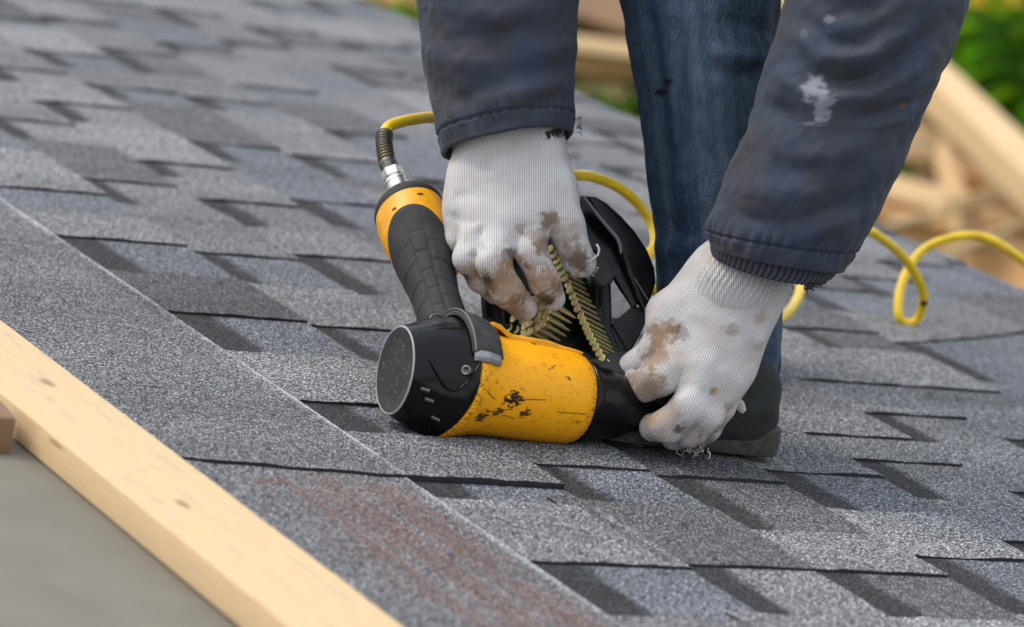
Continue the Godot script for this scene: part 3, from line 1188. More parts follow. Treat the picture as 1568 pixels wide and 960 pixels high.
# a piece of a ring about the x axis: x0..x1, from angle a0 to a1 (degrees), with thickness
func ring_piece(m: Mesher, x0: float, x1: float, a0: float, a1: float, radius: Callable, thick: float, rib: Callable) -> void:
	var nx := 14
	var na := 40
	var rows := []
	var low := []
	for k in nx + 1:
		var x := lerpf(x0, x1, float(k) / nx)
		var row := PackedVector3Array()
		var under := PackedVector3Array()
		for s in na + 1:
			var a := deg_to_rad(lerpf(a0, a1, float(s) / na))
			var edge := minf(minf(k, nx - k) / 2.0, minf(s, na - s) / 2.0)
			var r: float = radius.call(x) + thick * (1.0 - 0.35 * pow(1.0 - minf(edge, 1.0), 2.0)) + float(rib.call(x, rad_to_deg(a)))
			row.append(Vector3(x, cos(a) * r, sin(a) * r))
			r = radius.call(x)
			under.append(Vector3(x, cos(a) * r, sin(a) * r))
		rows.append(row); low.append(under)
	m.grid(rows, [], [], [Vector3(0, cos(deg_to_rad((a0 + a1) * 0.5)), sin(deg_to_rad((a0 + a1) * 0.5)))])
	for k in nx:
		m.flat_quad(rows[k][0], rows[k + 1][0], low[k + 1][0], low[k][0])
		m.flat_quad(rows[k][na], low[k][na], low[k + 1][na], rows[k + 1][na])
	for s in na:
		m.flat_quad(rows[0][s], low[0][s], low[0][s + 1], rows[0][s + 1])
		m.flat_quad(rows[nx][s], rows[nx][s + 1], low[nx][s + 1], low[nx][s])


func nailer() -> void:
	var frame := Transform3D(Basis(0.8939 * Vector3.RIGHT + -0.2600 * Vector3.UP + -0.3651 * Vector3.BACK, -0.2191 * Vector3.RIGHT + 0.4571 * Vector3.UP + -0.8620 * Vector3.BACK, 0.3910 * Vector3.RIGHT + 0.8505 * Vector3.UP + 0.3517 * Vector3.BACK).orthonormalized(), Vector3(-0.1078, 0.1483, 0.7372))
	# x along the cylinder from the cap to the nose, y out along the handle, z towards the upper flank
	var gun := thing("nail_gun", "worn yellow and black pneumatic coil nailer lying on its side on the shingles", "nail gun", frame)
	var I := Transform3D.IDENTITY
	var lobes := func(x: float, a: float, r: float) -> float:
		var up := maxf(0.0, cos(a))
		return r + 0.006 * smoothstep(0.075, 0.10, x) * smoothstep(0.21, 0.17, x) * pow(up, 6.0) + 0.0012 * exp(-pow((a - 1.02) / 0.05, 2.0)) * smoothstep(0.09, 0.10, x)
	var m := Mesher.new()
	lathe(m, I, [Vector2(0.060, 0.056), Vector2(0.0605, 0.0592), Vector2(0.063, 0.0602), Vector2(0.067, 0.0594), Vector2(0.073, 0.0565), Vector2(0.080, 0.0525), Vector2(0.088, 0.0492), Vector2(0.098, 0.0472), Vector2(0.112, 0.0464), Vector2(0.13, 0.0462), Vector2(0.145, 0.0456), Vector2(0.16, 0.0450), Vector2(0.172, 0.0442), Vector2(0.181, 0.0430), Vector2(0.1875, 0.0408), Vector2(0.1915, 0.0380), Vector2(0.1925, 0.034)], 96, lobes, Vector2(1.0, 1.0 / 0.24), func(x: float, a: float) -> float: return -0.021 * smoothstep(2.35, 4.1, a if a > 0.6 else a + TAU) * smoothstep(5.6, 4.6, a if a > 0.6 else a + TAU) * smoothstep(0.11, 0.063, x))
	part("housing", m.mesh(), M.yellow, gun, true)
	m = Mesher.new()
	ring_piece(m, 0.088, 0.184, 30.0, 60.0, func(x: float) -> float: return 0.0462 + 0.010 * smoothstep(0.11, 0.088, x) - 0.0022 * smoothstep(0.14, 0.184, x), 0.0042, func(x: float, a: float) -> float: return -0.0016 * smoothstep(0.154, 0.159, x) + 0.0008 * smoothstep(50.0, 54.0, a))
	part("top_flange", m.mesh(), M.yellow_plain, gun, true)
	# cap: domed, dished face with a worn rim
	var dome := func(x: float, a: float, r: float) -> float:
		var low := smoothstep(2.0, 2.25, a) * smoothstep(2.75, 2.5, a)
		return r - 0.0042 * low * smoothstep(0.012, 0.024, x) * smoothstep(0.050, 0.040, x) - 0.0012 * smoothstep(0.55, 0.8, absf(sin(a * 4.0))) * smoothstep(0.006, 0.02, x) * smoothstep(0.058, 0.045, x)
	m = Mesher.new()
	lathe(m, I, [Vector2(-0.0008, 0.0400), Vector2(-0.0012, 0.0412), Vector2(0.0, 0.0424), Vector2(0.004, 0.0436), Vector2(0.010, 0.0462), Vector2(0.017, 0.0492), Vector2(0.025, 0.0524), Vector2(0.034, 0.0552), Vector2(0.044, 0.0574), Vector2(0.054, 0.0588), Vector2(0.0592, 0.0592), Vector2(0.0604, 0.0575)], 96, dome, Vector2.ONE, func(x: float, a: float) -> float: return -0.021 * smoothstep(2.35, 4.1, a if a > 0.6 else a + TAU) * smoothstep(5.6, 4.6, a if a > 0.6 else a + TAU) * smoothstep(0.02, 0.060, x))
	var cap := part("cap", m.mesh(), M.black, gun, true)
	m = Mesher.new()
	var rows := []
	var uvs := []
	for k in 9:
		var r := 0.0402 * k / 8.0
		var row := PackedVector3Array()
		var uv := PackedVector2Array()
		for s in 49:
			var a := TAU * s / 48.0
			row.append(Vector3(0.0008 - 0.0018 * smoothstep(0.7, 1.0, k / 8.0), cos(a) * r, sin(a) * r))
			uv.append(Vector2(0.5 + 0.49 * k / 8.0 * sin(a), 0.5 - 0.49 * k / 8.0 * cos(a)))
		rows.append(row); uvs.append(uv)
	m.grid(rows, uvs, [], [Vector3.LEFT])
	part("cap_face", m.mesh(), M.cap_face, cap, true)
	m = Mesher.new()
	lathe(m, I, [Vector2(-0.0006, 0.0398), Vector2(-0.0016, 0.0406), Vector2(-0.0012, 0.0418), Vector2(0.0004, 0.0424)], 72)
	part("worn_rim", m.mesh(), M.scuffed_edge, cap, true)
	for f in [[156.0, 0.008, 0.016], [166.0, 0.014, 0.022], [184.0, 0.026, 0.034]]:
		m = Mesher.new()
		var a := deg_to_rad(f[0])
		var r0: float = 0.0430 + f[1] * 0.34
		var out := Vector3(0, cos(a), sin(a))
		beam(m, Vector3(f[1], 0, 0) + out * (r0 + 0.0014), Vector3(f[2], 0, 0) + out * (0.0430 + f[2] * 0.34 + 0.0014), out.cross(Vector3.RIGHT), 0.0034, 0.004, 0.0008)
		part("fin", m.mesh(), M.dark_steel, cap, true)
	# cap bolt in its pocket
	m = Mesher.new()
	var bolt := Transform3D(Basis(Vector3(-0.75, cos(2.27) * 0.66, sin(2.27) * 0.66).normalized(), Vector3(0, -sin(2.27), cos(2.27)), Vector3.RIGHT).orthonormalized(), Vector3(0.049, cos(2.27) * 0.0545, sin(2.27) * 0.0545))
	lathe(m, bolt, [Vector2(-0.006, 0.0052), Vector2(0.006, 0.0052), Vector2(0.0072, 0.0044), Vector2(0.0072, 0.0026), Vector2(0.005, 0.0024), Vector2(0.005, 0.0001)], 24)
	part("cap_bolt", m.mesh(), M.dark_steel, cap, true)
	m = Mesher.new()
	var lip := []
	for k in 13:
		var q := k / 12.0
		var a := deg_to_rad(122.0 + 28.0 * sin(q * PI))
		lip.append(Vector3(0.058 - 0.046 * q, cos(a) * (0.0593 - 0.0125 * q * q), sin(a) * (0.0593 - 0.0125 * q * q)))
	tube_path(PackedVector3Array(lip), [0.0012], 8, m)
	part("pocket_lip", m.mesh(), M.black, cap, true)
	# exhaust guard strapped over the seam, ribbed, with a worn metal tongue
	var seat := func(x: float) -> float: return 0.0600 - maxf(0.0, x - 0.066) * 0.32
	m = Mesher.new()
	ring_piece(m, 0.050, 0.0835, 22.0, 113.0, seat, 0.0046, func(x: float, a: float) -> float:
		var g := 0.0
		for c in [68.0, 77.0, 86.0]:
			g -= 0.0030 * exp(-pow((a - c) / 2.4, 2.0)) * smoothstep(0.060, 0.063, x) * smoothstep(0.082, 0.079, x)
		g -= 0.0013 * exp(-pow((a - 100.0) / 1.6, 2.0)) * smoothstep(0.060, 0.063, x)
		return g + 0.0016 * exp(-pow((x - 0.0535) / 0.0018, 2.0)))
	var guard := part("exhaust_guard", m.mesh(), M.guard, gun, true)
	m = Mesher.new()
	ring_piece(m, 0.0515, 0.0815, 111.0, 120.5, seat, 0.0042, func(x: float, a: float) -> float: return -0.0022 * smoothstep(116.0, 121.0, a))
	part("metal_tongue", m.mesh(), M.worn_metal, guard, true)
	m = Mesher.new()
	var wire := PackedVector3Array()
	for k in 25:
		var a := deg_to_rad(18.0 + 95.0 * k / 24.0)
		wire.append(Vector3(0.0512, cos(a) * 0.0660, sin(a) * 0.0660))
	tube_path(wire, [0.0007], 6, m)
	part("guard_edge", m.mesh(), M.guard_worn, guard, true)
	m = Mesher.new()
	var clip := PackedVector3Array()
	for k in 9:
		var a := PI * k / 8.0
		clip.append(Vector3(0.046 + 0.007 * cos(a), 0.0565 + 0.004 * sin(a), 0.022 + 0.003 * sin(a)))
	tube_path(clip, [0.0012], 7, m)
	part("spring_clip", m.mesh(), M.dark_steel, guard, true)

	# handle
	var hx := 0.0675
	var hf := Transform3D(Basis(Vector3(0.0, 1, 0), Vector3(0, 0, 1), Vector3(1, 0, 0)), Vector3(hx, 0, 0))
	var oval := func(x: float, a: float, r: float) -> float: return r * (1.0 - 0.07 * sin(a) * sin(a))
	m = Mesher.new()
	lathe(m, hf, [Vector2(0.03, 0.020), Vector2(0.15, 0.0225), Vector2(0.17, 0.0282), Vector2(0.19, 0.0330), Vector2(0.205, 0.0356), Vector2(0.22, 0.0366), Vector2(0.232, 0.0366), Vector2(0.238, 0.0360)], 64, oval)
	var handle := part("handle", m.mesh(), M.yellow_plain, gun, true)
	m = Mesher.new()
	lathe(m, hf, [Vector2(0.2365, 0.0350), Vector2(0.238, 0.0368), Vector2(0.2435, 0.0366), Vector2(0.249, 0.0346), Vector2(0.254, 0.0305), Vector2(0.2575, 0.0245), Vector2(0.259, 0.017), Vector2(0.2595, 0.0005)], 64, oval)
	part("end_cap", m.mesh(), M.rubber, handle, true)
	m = Mesher.new()
	rows = []
	uvs = []
	var cents := []
	for k in 109:
		var row := PackedVector3Array()
		for s in 97:
			var a := TAU * s / 96.0
			var off := wrapf(a + 0.64, -PI, PI)
			var topmost := 0.214 - 0.046 * (1.0 - cos(off))
			var y := lerpf(0.045, topmost, k / 108.0)
			var r := 0.0238 + 0.0020 * smoothstep(0.10, 0.055, y) + 0.0135 * pow(clampf((y - 0.115) / 0.095, 0.0, 1.0), 1.25)
			var end := minf(1.0, (108 - k) / 4.0)
			r -= 0.0006 * (1.0 - end) * (1.0 - end)
			# two grooves along the grip, curved ones across
			var g := 0.0
			for c in [-0.28, 0.34, 1.25, -1.2]:
				g = maxf(g, exp(-pow((off - c) / 0.045, 2.0)))
			var lane := 0.0 if absf(off - 0.03) < 0.31 else 1.0
			var yy := y + 0.012 * (1.0 - cos(off)) + (0.011 if lane > 0.5 else 0.0)
			g = maxf(g, 0.9 * exp(-pow((fposmod(yy, 0.024) - 0.012) / 0.0013, 2.0)))
			r -= 0.0017 * g * minf(1.0, (108 - k) / 34.0)
			row.append(hf * Vector3(y, cos(a) * r, sin(a) * r * 0.97))
		rows.append(row)
		cents.append(hf * Vector3(0.045 + 0.16 * k / 108.0, 0, 0))
	m.grid(rows, [], [], cents)
	part("grip", m.mesh(), M.rubber, handle, true)
	m = Mesher.new()
	slab(m, [Vector3(0.1026, 0.2155, -0.0009), Vector3(0.1105, 0.2087, -0.0018), Vector3(0.1151, 0.1933, -0.0077), Vector3(0.1142, 0.182, -0.0133), Vector3(0.1068, 0.1856, -0.0138), Vector3(0.0996, 0.198, -0.0101)], 0.014, 0.002, frame.basis.inverse() * SIGHT)
	part("trigger_yoke", m.mesh(), M.yellow_plain, handle, true)
	# grease spots on the yellow collar
	for sp in [[-1.02, 0.2180, 0.0024], [-0.18, 0.2265, 0.0031]]:
		m = Mesher.new()
		var a0: float = sp[0]
		var c := []
		for k in 11:
			var b := TAU * k / 11.0
			var rr: float = sp[2] * (0.7 + 0.55 * absf(fine.get_noise_2d(k * 60.0, sp[1] * 90000.0)))
			var aa := a0 + sin(b) * rr * 1.3 / 0.0367
			c.append(hf * Vector3(sp[1] + cos(b) * rr * 0.6, cos(aa) * 0.0369, sin(aa) * 0.0369 * (1.0 - 0.07 * sin(aa) * sin(aa))))
		var mid := m.vert(hf * Vector3(sp[1], cos(a0) * 0.03700, sin(a0) * 0.03700 * (1.0 - 0.07 * sin(a0) * sin(a0))))
		var ids := []
		for q in c:
			ids.append(m.vert(q))
		for k in 11:
			m.tri(mid, ids[k], ids[(k + 1) % 11])
		part("grease_spot", m.mesh(), M.grease, handle, true)

	# nose end
	m = Mesher.new()
	lathe(m, I, [Vector2(0.1905, 0.030), Vector2(0.1910, 0.0386), Vector2(0.1945, 0.0398), Vector2(0.1985, 0.0392), Vector2(0.201, 0.036), Vector2(0.215, 0.0345), Vector2(0.232, 0.031), Vector2(0.246, 0.024), Vector2(0.262, 0.018), Vector2(0.292, 0.015), Vector2(0.296, 0.0125), Vector2(0.297, 0.001)], 56)
	var nose := part("nose", m.mesh(), M.black, gun, true)
	var look := frame.basis.inverse() * SIGHT
	m = Mesher.new()
	slab(m, [Vector3(0.225, 0.0432, -0.0015), Vector3(0.2296, 0.0541, 0.0118), Vector3(0.232, 0.0479, 0.0121), Vector3(0.2328, 0.0363, 0.0067), Vector3(0.2303, 0.0174, -0.0081), Vector3(0.2278, 0.0008, -0.0215), Vector3(0.2249, 0.0005, -0.0262), Vector3(0.2266, 0.0218, -0.0113)], 0.006, 0.0012, look)
	part("front_flange", m.mesh(), M.black, nose, true)
	m = Mesher.new()
	tube_path(PackedVector3Array([Vector3(0.2262, 0.0473, 0.0027), Vector3(0.2296, 0.0547, 0.0121), Vector3(0.232, 0.049, 0.0127), Vector3(0.2326, 0.0382, 0.0074), Vector3(0.2307, 0.0239, -0.0037)]), [0.0012], 6, m)
	part("flange_edge", m.mesh(), M.worn_metal, nose, true)
	m = Mesher.new()
	slab(m, [Vector3(0.2344, 0.0428, -0.021), Vector3(0.2465, 0.0555, -0.0088), Vector3(0.2583, 0.0508, -0.0062), Vector3(0.271, 0.0313, -0.0114), Vector3(0.2826, 0.012, -0.0169), Vector3(0.2846, -0.0046, -0.0251), Vector3(0.2732, -0.0145, -0.0354), Vector3(0.2497, -0.0073, -0.0417), Vector3(0.2262, 0.0044, -0.0455)], 0.026, 0.003, look)
	part("nose_housing", m.mesh(), M.black, nose, true)
	for q in [[Vector3(0.2366, 0.0368, -0.0044), Vector3(0.2533, 0.0192, -0.0139)], [Vector3(0.253, 0.0296, -0.0011), Vector3(0.2701, 0.008, -0.0155)], [Vector3(0.2321, 0.0168, -0.0186), Vector3(0.2374, -0.0054, -0.0337)]]:
		m = Mesher.new()
		beam(m, q[0], q[1], look, 0.006, 0.0035, 0.0008)
		part("rib", m.mesh(), M.black, nose, true)
	m = Mesher.new()
	lathe(m, Transform3D(Basis(look.normalized(), look.cross(Vector3.UP).normalized(), look.cross(look.cross(Vector3.UP)).normalized()).orthonormalized(), Vector3(0.2399, 0.028, -0.0075)), [Vector2(-0.004, 0.0065), Vector2(0.003, 0.0065), Vector2(0.0042, 0.0055), Vector2(0.0042, 0.001)], 20)
	part("pivot_pin", m.mesh(), M.brown_metal, nose, true)
	# depth wheel, knurled
	var turned := Transform3D(Basis(look.normalized(), look.cross(Vector3.UP).normalized(), look.cross(look.cross(Vector3.UP)).normalized()).orthonormalized() * Basis(Vector3(0, 1, 0), 0.25), Vector3(0.2464, 0.0034, -0.0159))
	m = Mesher.new()
	lathe(m, turned, [Vector2(-0.016, 0.0150), Vector2(0.004, 0.0152), Vector2(0.0062, 0.0142), Vector2(0.0066, 0.0110), Vector2(0.0052, 0.0098), Vector2(0.0052, 0.0060), Vector2(0.0066, 0.0052), Vector2(0.0066, 0.0004)], 80, func(x: float, a: float, r: float) -> float: return r - (0.0012 if r > 0.012 else 0.0004) * smoothstep(0.2, 0.8, sin(a * 14.0)))
	part("depth_wheel", m.mesh(), M.rubber, nose, true)

	# magazine, opened up for loading
	m = Mesher.new()
	slab(m, [Vector3(0.2007, 0.24, 0.0076), Vector3(0.2228, 0.2549, 0.0186), Vector3(0.2442, 0.2397, 0.0174), Vector3(0.2567, 0.2206, 0.0126), Vector3(0.2747, 0.1879, 0.0037), Vector3(0.2721, 0.1363, -0.0175), Vector3(0.285, 0.0996, -0.0293), Vector3(0.285, 0.0746, -0.0393), Vector3(0.2612, 0.0789, -0.043), Vector3(0.2317, 0.1031, -0.04), Vector3(0.2003, 0.1181, -0.0412), Vector3(0.1655, 0.1305, -0.0442), Vector3(0.1521, 0.1532, -0.0382), Vector3(0.163, 0.1944, -0.0192)], 0.006, 0.0015, look)
	var mag := part("magazine", m.mesh(), M.black, gun, true)
	m = Mesher.new()
	slab(m, [Vector3(0.1386, 0.1705, -0.0254), Vector3(0.1587, 0.1662, -0.0086), Vector3(0.1656, 0.1391, -0.0119), Vector3(0.1662, 0.1102, -0.0216), Vector3(0.1511, 0.1266, -0.0296), Vector3(0.1382, 0.1392, -0.0369)], 0.012, 0.002, look)
	part("canister_wall", m.mesh(), M.black, mag, true)
	m = Mesher.new()
	tube_path(PackedVector3Array([Vector3(0.1417, 0.1626, -0.0254), Vector3(0.1413, 0.1402, -0.0337), Vector3(0.1584, 0.1226, -0.0243)]), [0.0022], 8, m)
	tube_path(PackedVector3Array([Vector3(0.1545, 0.1555, -0.0163), Vector3(0.1547, 0.1274, -0.026)]), [0.0018], 8, m)
	part("canister_rib", m.mesh(), M.rubber, mag, true)
	m = Mesher.new()
	slab(m, [Vector3(0.2228, 0.1829, 0.032), Vector3(0.2376, 0.1674, 0.0318), Vector3(0.251, 0.1507, 0.0306), Vector3(0.2493, 0.1013, 0.0101), Vector3(0.2604, 0.0624, -0.001), Vector3(0.2582, 0.0484, -0.0074), Vector3(0.2476, 0.0682, -0.0038), Vector3(0.2389, 0.0983, 0.0047), Vector3(0.2315, 0.1403, 0.0185)], 0.010, 0.0015, look)
	part("feed_cover", m.mesh(), M.black, mag, true)
	m = Mesher.new()
	tube_path(PackedVector3Array([Vector3(0.2434, 0.1552, 0.0293), Vector3(0.2424, 0.1056, 0.0091), Vector3(0.2548, 0.0606, -0.0039)]), [0.0014], 6, m)
	tube_path(PackedVector3Array([Vector3(0.2383, 0.1606, 0.0294), Vector3(0.2378, 0.1261, 0.0154), Vector3(0.2398, 0.1027, 0.0068)]), [0.0010], 6, m)
	part("feed_cover_rib", m.mesh(), M.rubber, mag, true)
	m = Mesher.new()
	slab(m, [Vector3(0.2186, 0.1483, 0.05), Vector3(0.2217, 0.1343, 0.0444), Vector3(0.2259, 0.1278, 0.0425), Vector3(0.2333, 0.1249, 0.0433), Vector3(0.241, 0.1294, 0.0478), Vector3(0.2432, 0.1368, 0.052), Vector3(0.24, 0.1483, 0.0564), Vector3(0.2302, 0.1564, 0.0574)], 0.007, 0.002, look)
	part("feed_latch", m.mesh(), M.rubber, mag, true)
	m = Mesher.new()
	slab(m, [Vector3(0.2203, 0.2138, 0.0809), Vector3(0.2296, 0.2129, 0.0821), Vector3(0.2404, 0.2081, 0.0809), Vector3(0.2541, 0.1984, 0.077), Vector3(0.2692, 0.1854, 0.0711), Vector3(0.283, 0.169, 0.0628), Vector3(0.2909, 0.1537, 0.0539), Vector3(0.2926, 0.1415, 0.0461), Vector3(0.2884, 0.1294, 0.0371), Vector3(0.2815, 0.1183, 0.0283), Vector3(0.2739, 0.1281, 0.0335), Vector3(0.2639, 0.1477, 0.0448), Vector3(0.2559, 0.1664, 0.0558), Vector3(0.2529, 0.1774, 0.0626), Vector3(0.2343, 0.1942, 0.0703), Vector3(0.2239, 0.2067, 0.0768)], 0.010, 0.0022, look)
	part("magazine_door", m.mesh(), M.black, mag, true)
	m = Mesher.new()
	slab(m, [Vector3(0.2262, 0.2358, 0.063), Vector3(0.2341, 0.2334, 0.0651), Vector3(0.2447, 0.2106, 0.0572), Vector3(0.2607, 0.1895, 0.0526), Vector3(0.2629, 0.1771, 0.0468), Vector3(0.2784, 0.1297, 0.0277), Vector3(0.2735, 0.1251, 0.023), Vector3(0.2583, 0.1507, 0.0304), Vector3(0.2472, 0.1728, 0.0377), Vector3(0.2311, 0.1909, 0.0406), Vector3(0.2254, 0.2141, 0.0508)], 0.007, 0.001, look)
	part("door_inner_face", m.mesh(), M.black, mag, true)
	m = Mesher.new()
	tube_path(PackedVector3Array([Vector3(0.2157, 0.2132, 0.0796), Vector3(0.2226, 0.2061, 0.0761), Vector3(0.2336, 0.1947, 0.0706), Vector3(0.2515, 0.1784, 0.063), Vector3(0.255, 0.1719, 0.0593), Vector3(0.256, 0.1653, 0.055)]), [0.0014, 0.0016, 0.0018, 0.002, 0.0019, 0.0012], 8, m)
	part("door_edge", m.mesh(), M.worn_rubber, mag, true)
	m = Mesher.new()
	tube_path(PackedVector3Array([Vector3(0.2706, 0.1445, 0.0439), Vector3(0.279, 0.1337, 0.0382), Vector3(0.2852, 0.126, 0.0343)]), [0.0006], 6, m)
	part("door_seam", m.mesh(), M.worn_rubber, mag, true)
	m = Mesher.new()
	slab(m, [Vector3(0.2532, 0.1127, 0.01), Vector3(0.2762, 0.1311, 0.0224), Vector3(0.2873, 0.127, 0.0225), Vector3(0.2872, 0.1136, 0.0164), Vector3(0.2768, 0.0956, 0.0063), Vector3(0.2673, 0.0803, -0.0023), Vector3(0.2601, 0.0933, 0.0024)], 0.008, 0.0015, look)
	part("door_hinge_arm", m.mesh(), M.rubber, mag, true)
	m = Mesher.new()
	slab(m, [Vector3(0.249, 0.1123, 0.0095), Vector3(0.2544, 0.1081, 0.0093), Vector3(0.268, 0.0789, 0.0017), Vector3(0.2696, 0.0677, -0.0023), Vector3(0.2604, 0.0708, -0.0037), Vector3(0.2502, 0.0951, 0.003)], 0.008, 0.0012, look)
	part("feed_pawl", m.mesh(), M.black, mag, true)
	m = Mesher.new()
	slab(m, [Vector3(0.1993, 0.0873, -0.0117), Vector3(0.2068, 0.0901, -0.0049), Vector3(0.2222, 0.0712, 0.0021), Vector3(0.2296, 0.0562, 0.0037), Vector3(0.2237, 0.0492, -0.003), Vector3(0.2087, 0.0663, -0.0101)], 0.012, 0.002, look)
	part("exit_bracket", m.mesh(), M.black, mag, true)


func nail_mesh() -> ArrayMesh:
	var m := Mesher.new()
	lathe(m, Transform3D.IDENTITY, [Vector2(0.0, 0.0001), Vector2(0.0, 0.0039), Vector2(0.0003, 0.0044), Vector2(0.0010, 0.0044), Vector2(0.0013, 0.0038), Vector2(0.0018, 0.0016), Vector2(0.0032, 0.0015), Vector2(0.0300, 0.0015), Vector2(0.0345, 0.0001)], 14)
	return m.mesh()


func nails() -> void:
	var dir := Vector3(0.7021, -0.5153, -0.4914)
	dir = dir.normalized()
	var e1 := Vector3.UP.cross(dir).normalized()
	var e2 := dir.cross(e1)
	var coil := thing("nail_coil", "coil of short brass coloured roofing nails being fed into the open magazine", "nails", at_point(Vector3(0.0133, 0.1684, 0.5448)))
	var one := nail_mesh()
	var places := []
	var strip := smooth_path([Vector3(0.0344, 0.2136, 0.5168), Vector3(0.042, 0.2013, 0.5275), Vector3(0.0507, 0.1868, 0.545), Vector3(0.0581, 0.1725, 0.5624), Vector3(0.0679, 0.1539, 0.5851), Vector3(0.0758, 0.1422, 0.606), Vector3(0.0848, 0.1294, 0.6251), Vector3(0.0958, 0.1186, 0.6394)], 24)
	var run := 0.0
	for k in range(1, strip.size()):
		run += strip[k].distance_to(strip[k - 1])
		if run >= 0.0069:
			run = 0.0
			places.append(strip[k])
	var strip_count := places.size()
	var hub := Vector3(0.0139, 0.1717, 0.5522)
	var spiral := []
	var turn := 0.0
	while turn < TAU * 4.3:
		var r := 0.010 + 0.0098 * turn / TAU
		if sin(turn) * r < 0.003:      # what the fingers do not cover
			spiral.append(hub + (e1 * cos(turn) + e2 * sin(turn)) * r + dir * (0.0025 * sin(turn * 9.0)))
		turn += 0.0069 / r
	places.append_array(spiral)
	var skins := [M.brass, M.brass, M.brass_green, M.brass_rosy, M.brass, M.brass_green]
	var r := RandomNumberGenerator.new()
	r.seed = 12
	for k in places.size():
		var d := (dir + Vector3(r.randf_range(-1, 1), r.randf_range(-1, 1), r.randf_range(-1, 1)) * 0.018).normalized()
		var x := d
		var y := Vector3.UP.cross(x).normalized()
		var o := part("nail", one, skins[r.randi() % skins.size()], coil)
		o.transform = Transform3D(Basis(x, y, x.cross(y)), places[k] + dir * r.randf_range(-0.0008, 0.0008) - coil.position)
	for off in [0.012, 0.024]:
		for line in [places.slice(0, strip_count)]:
			var pts := PackedVector3Array()
			for p in line:
				pts.append(p + dir * off - e2 * 0.0019)
			var m := Mesher.new()
			tube_path(pts, [0.00035], 5, m)
			part("collating_wire", m.mesh(), M.dark_steel, coil)


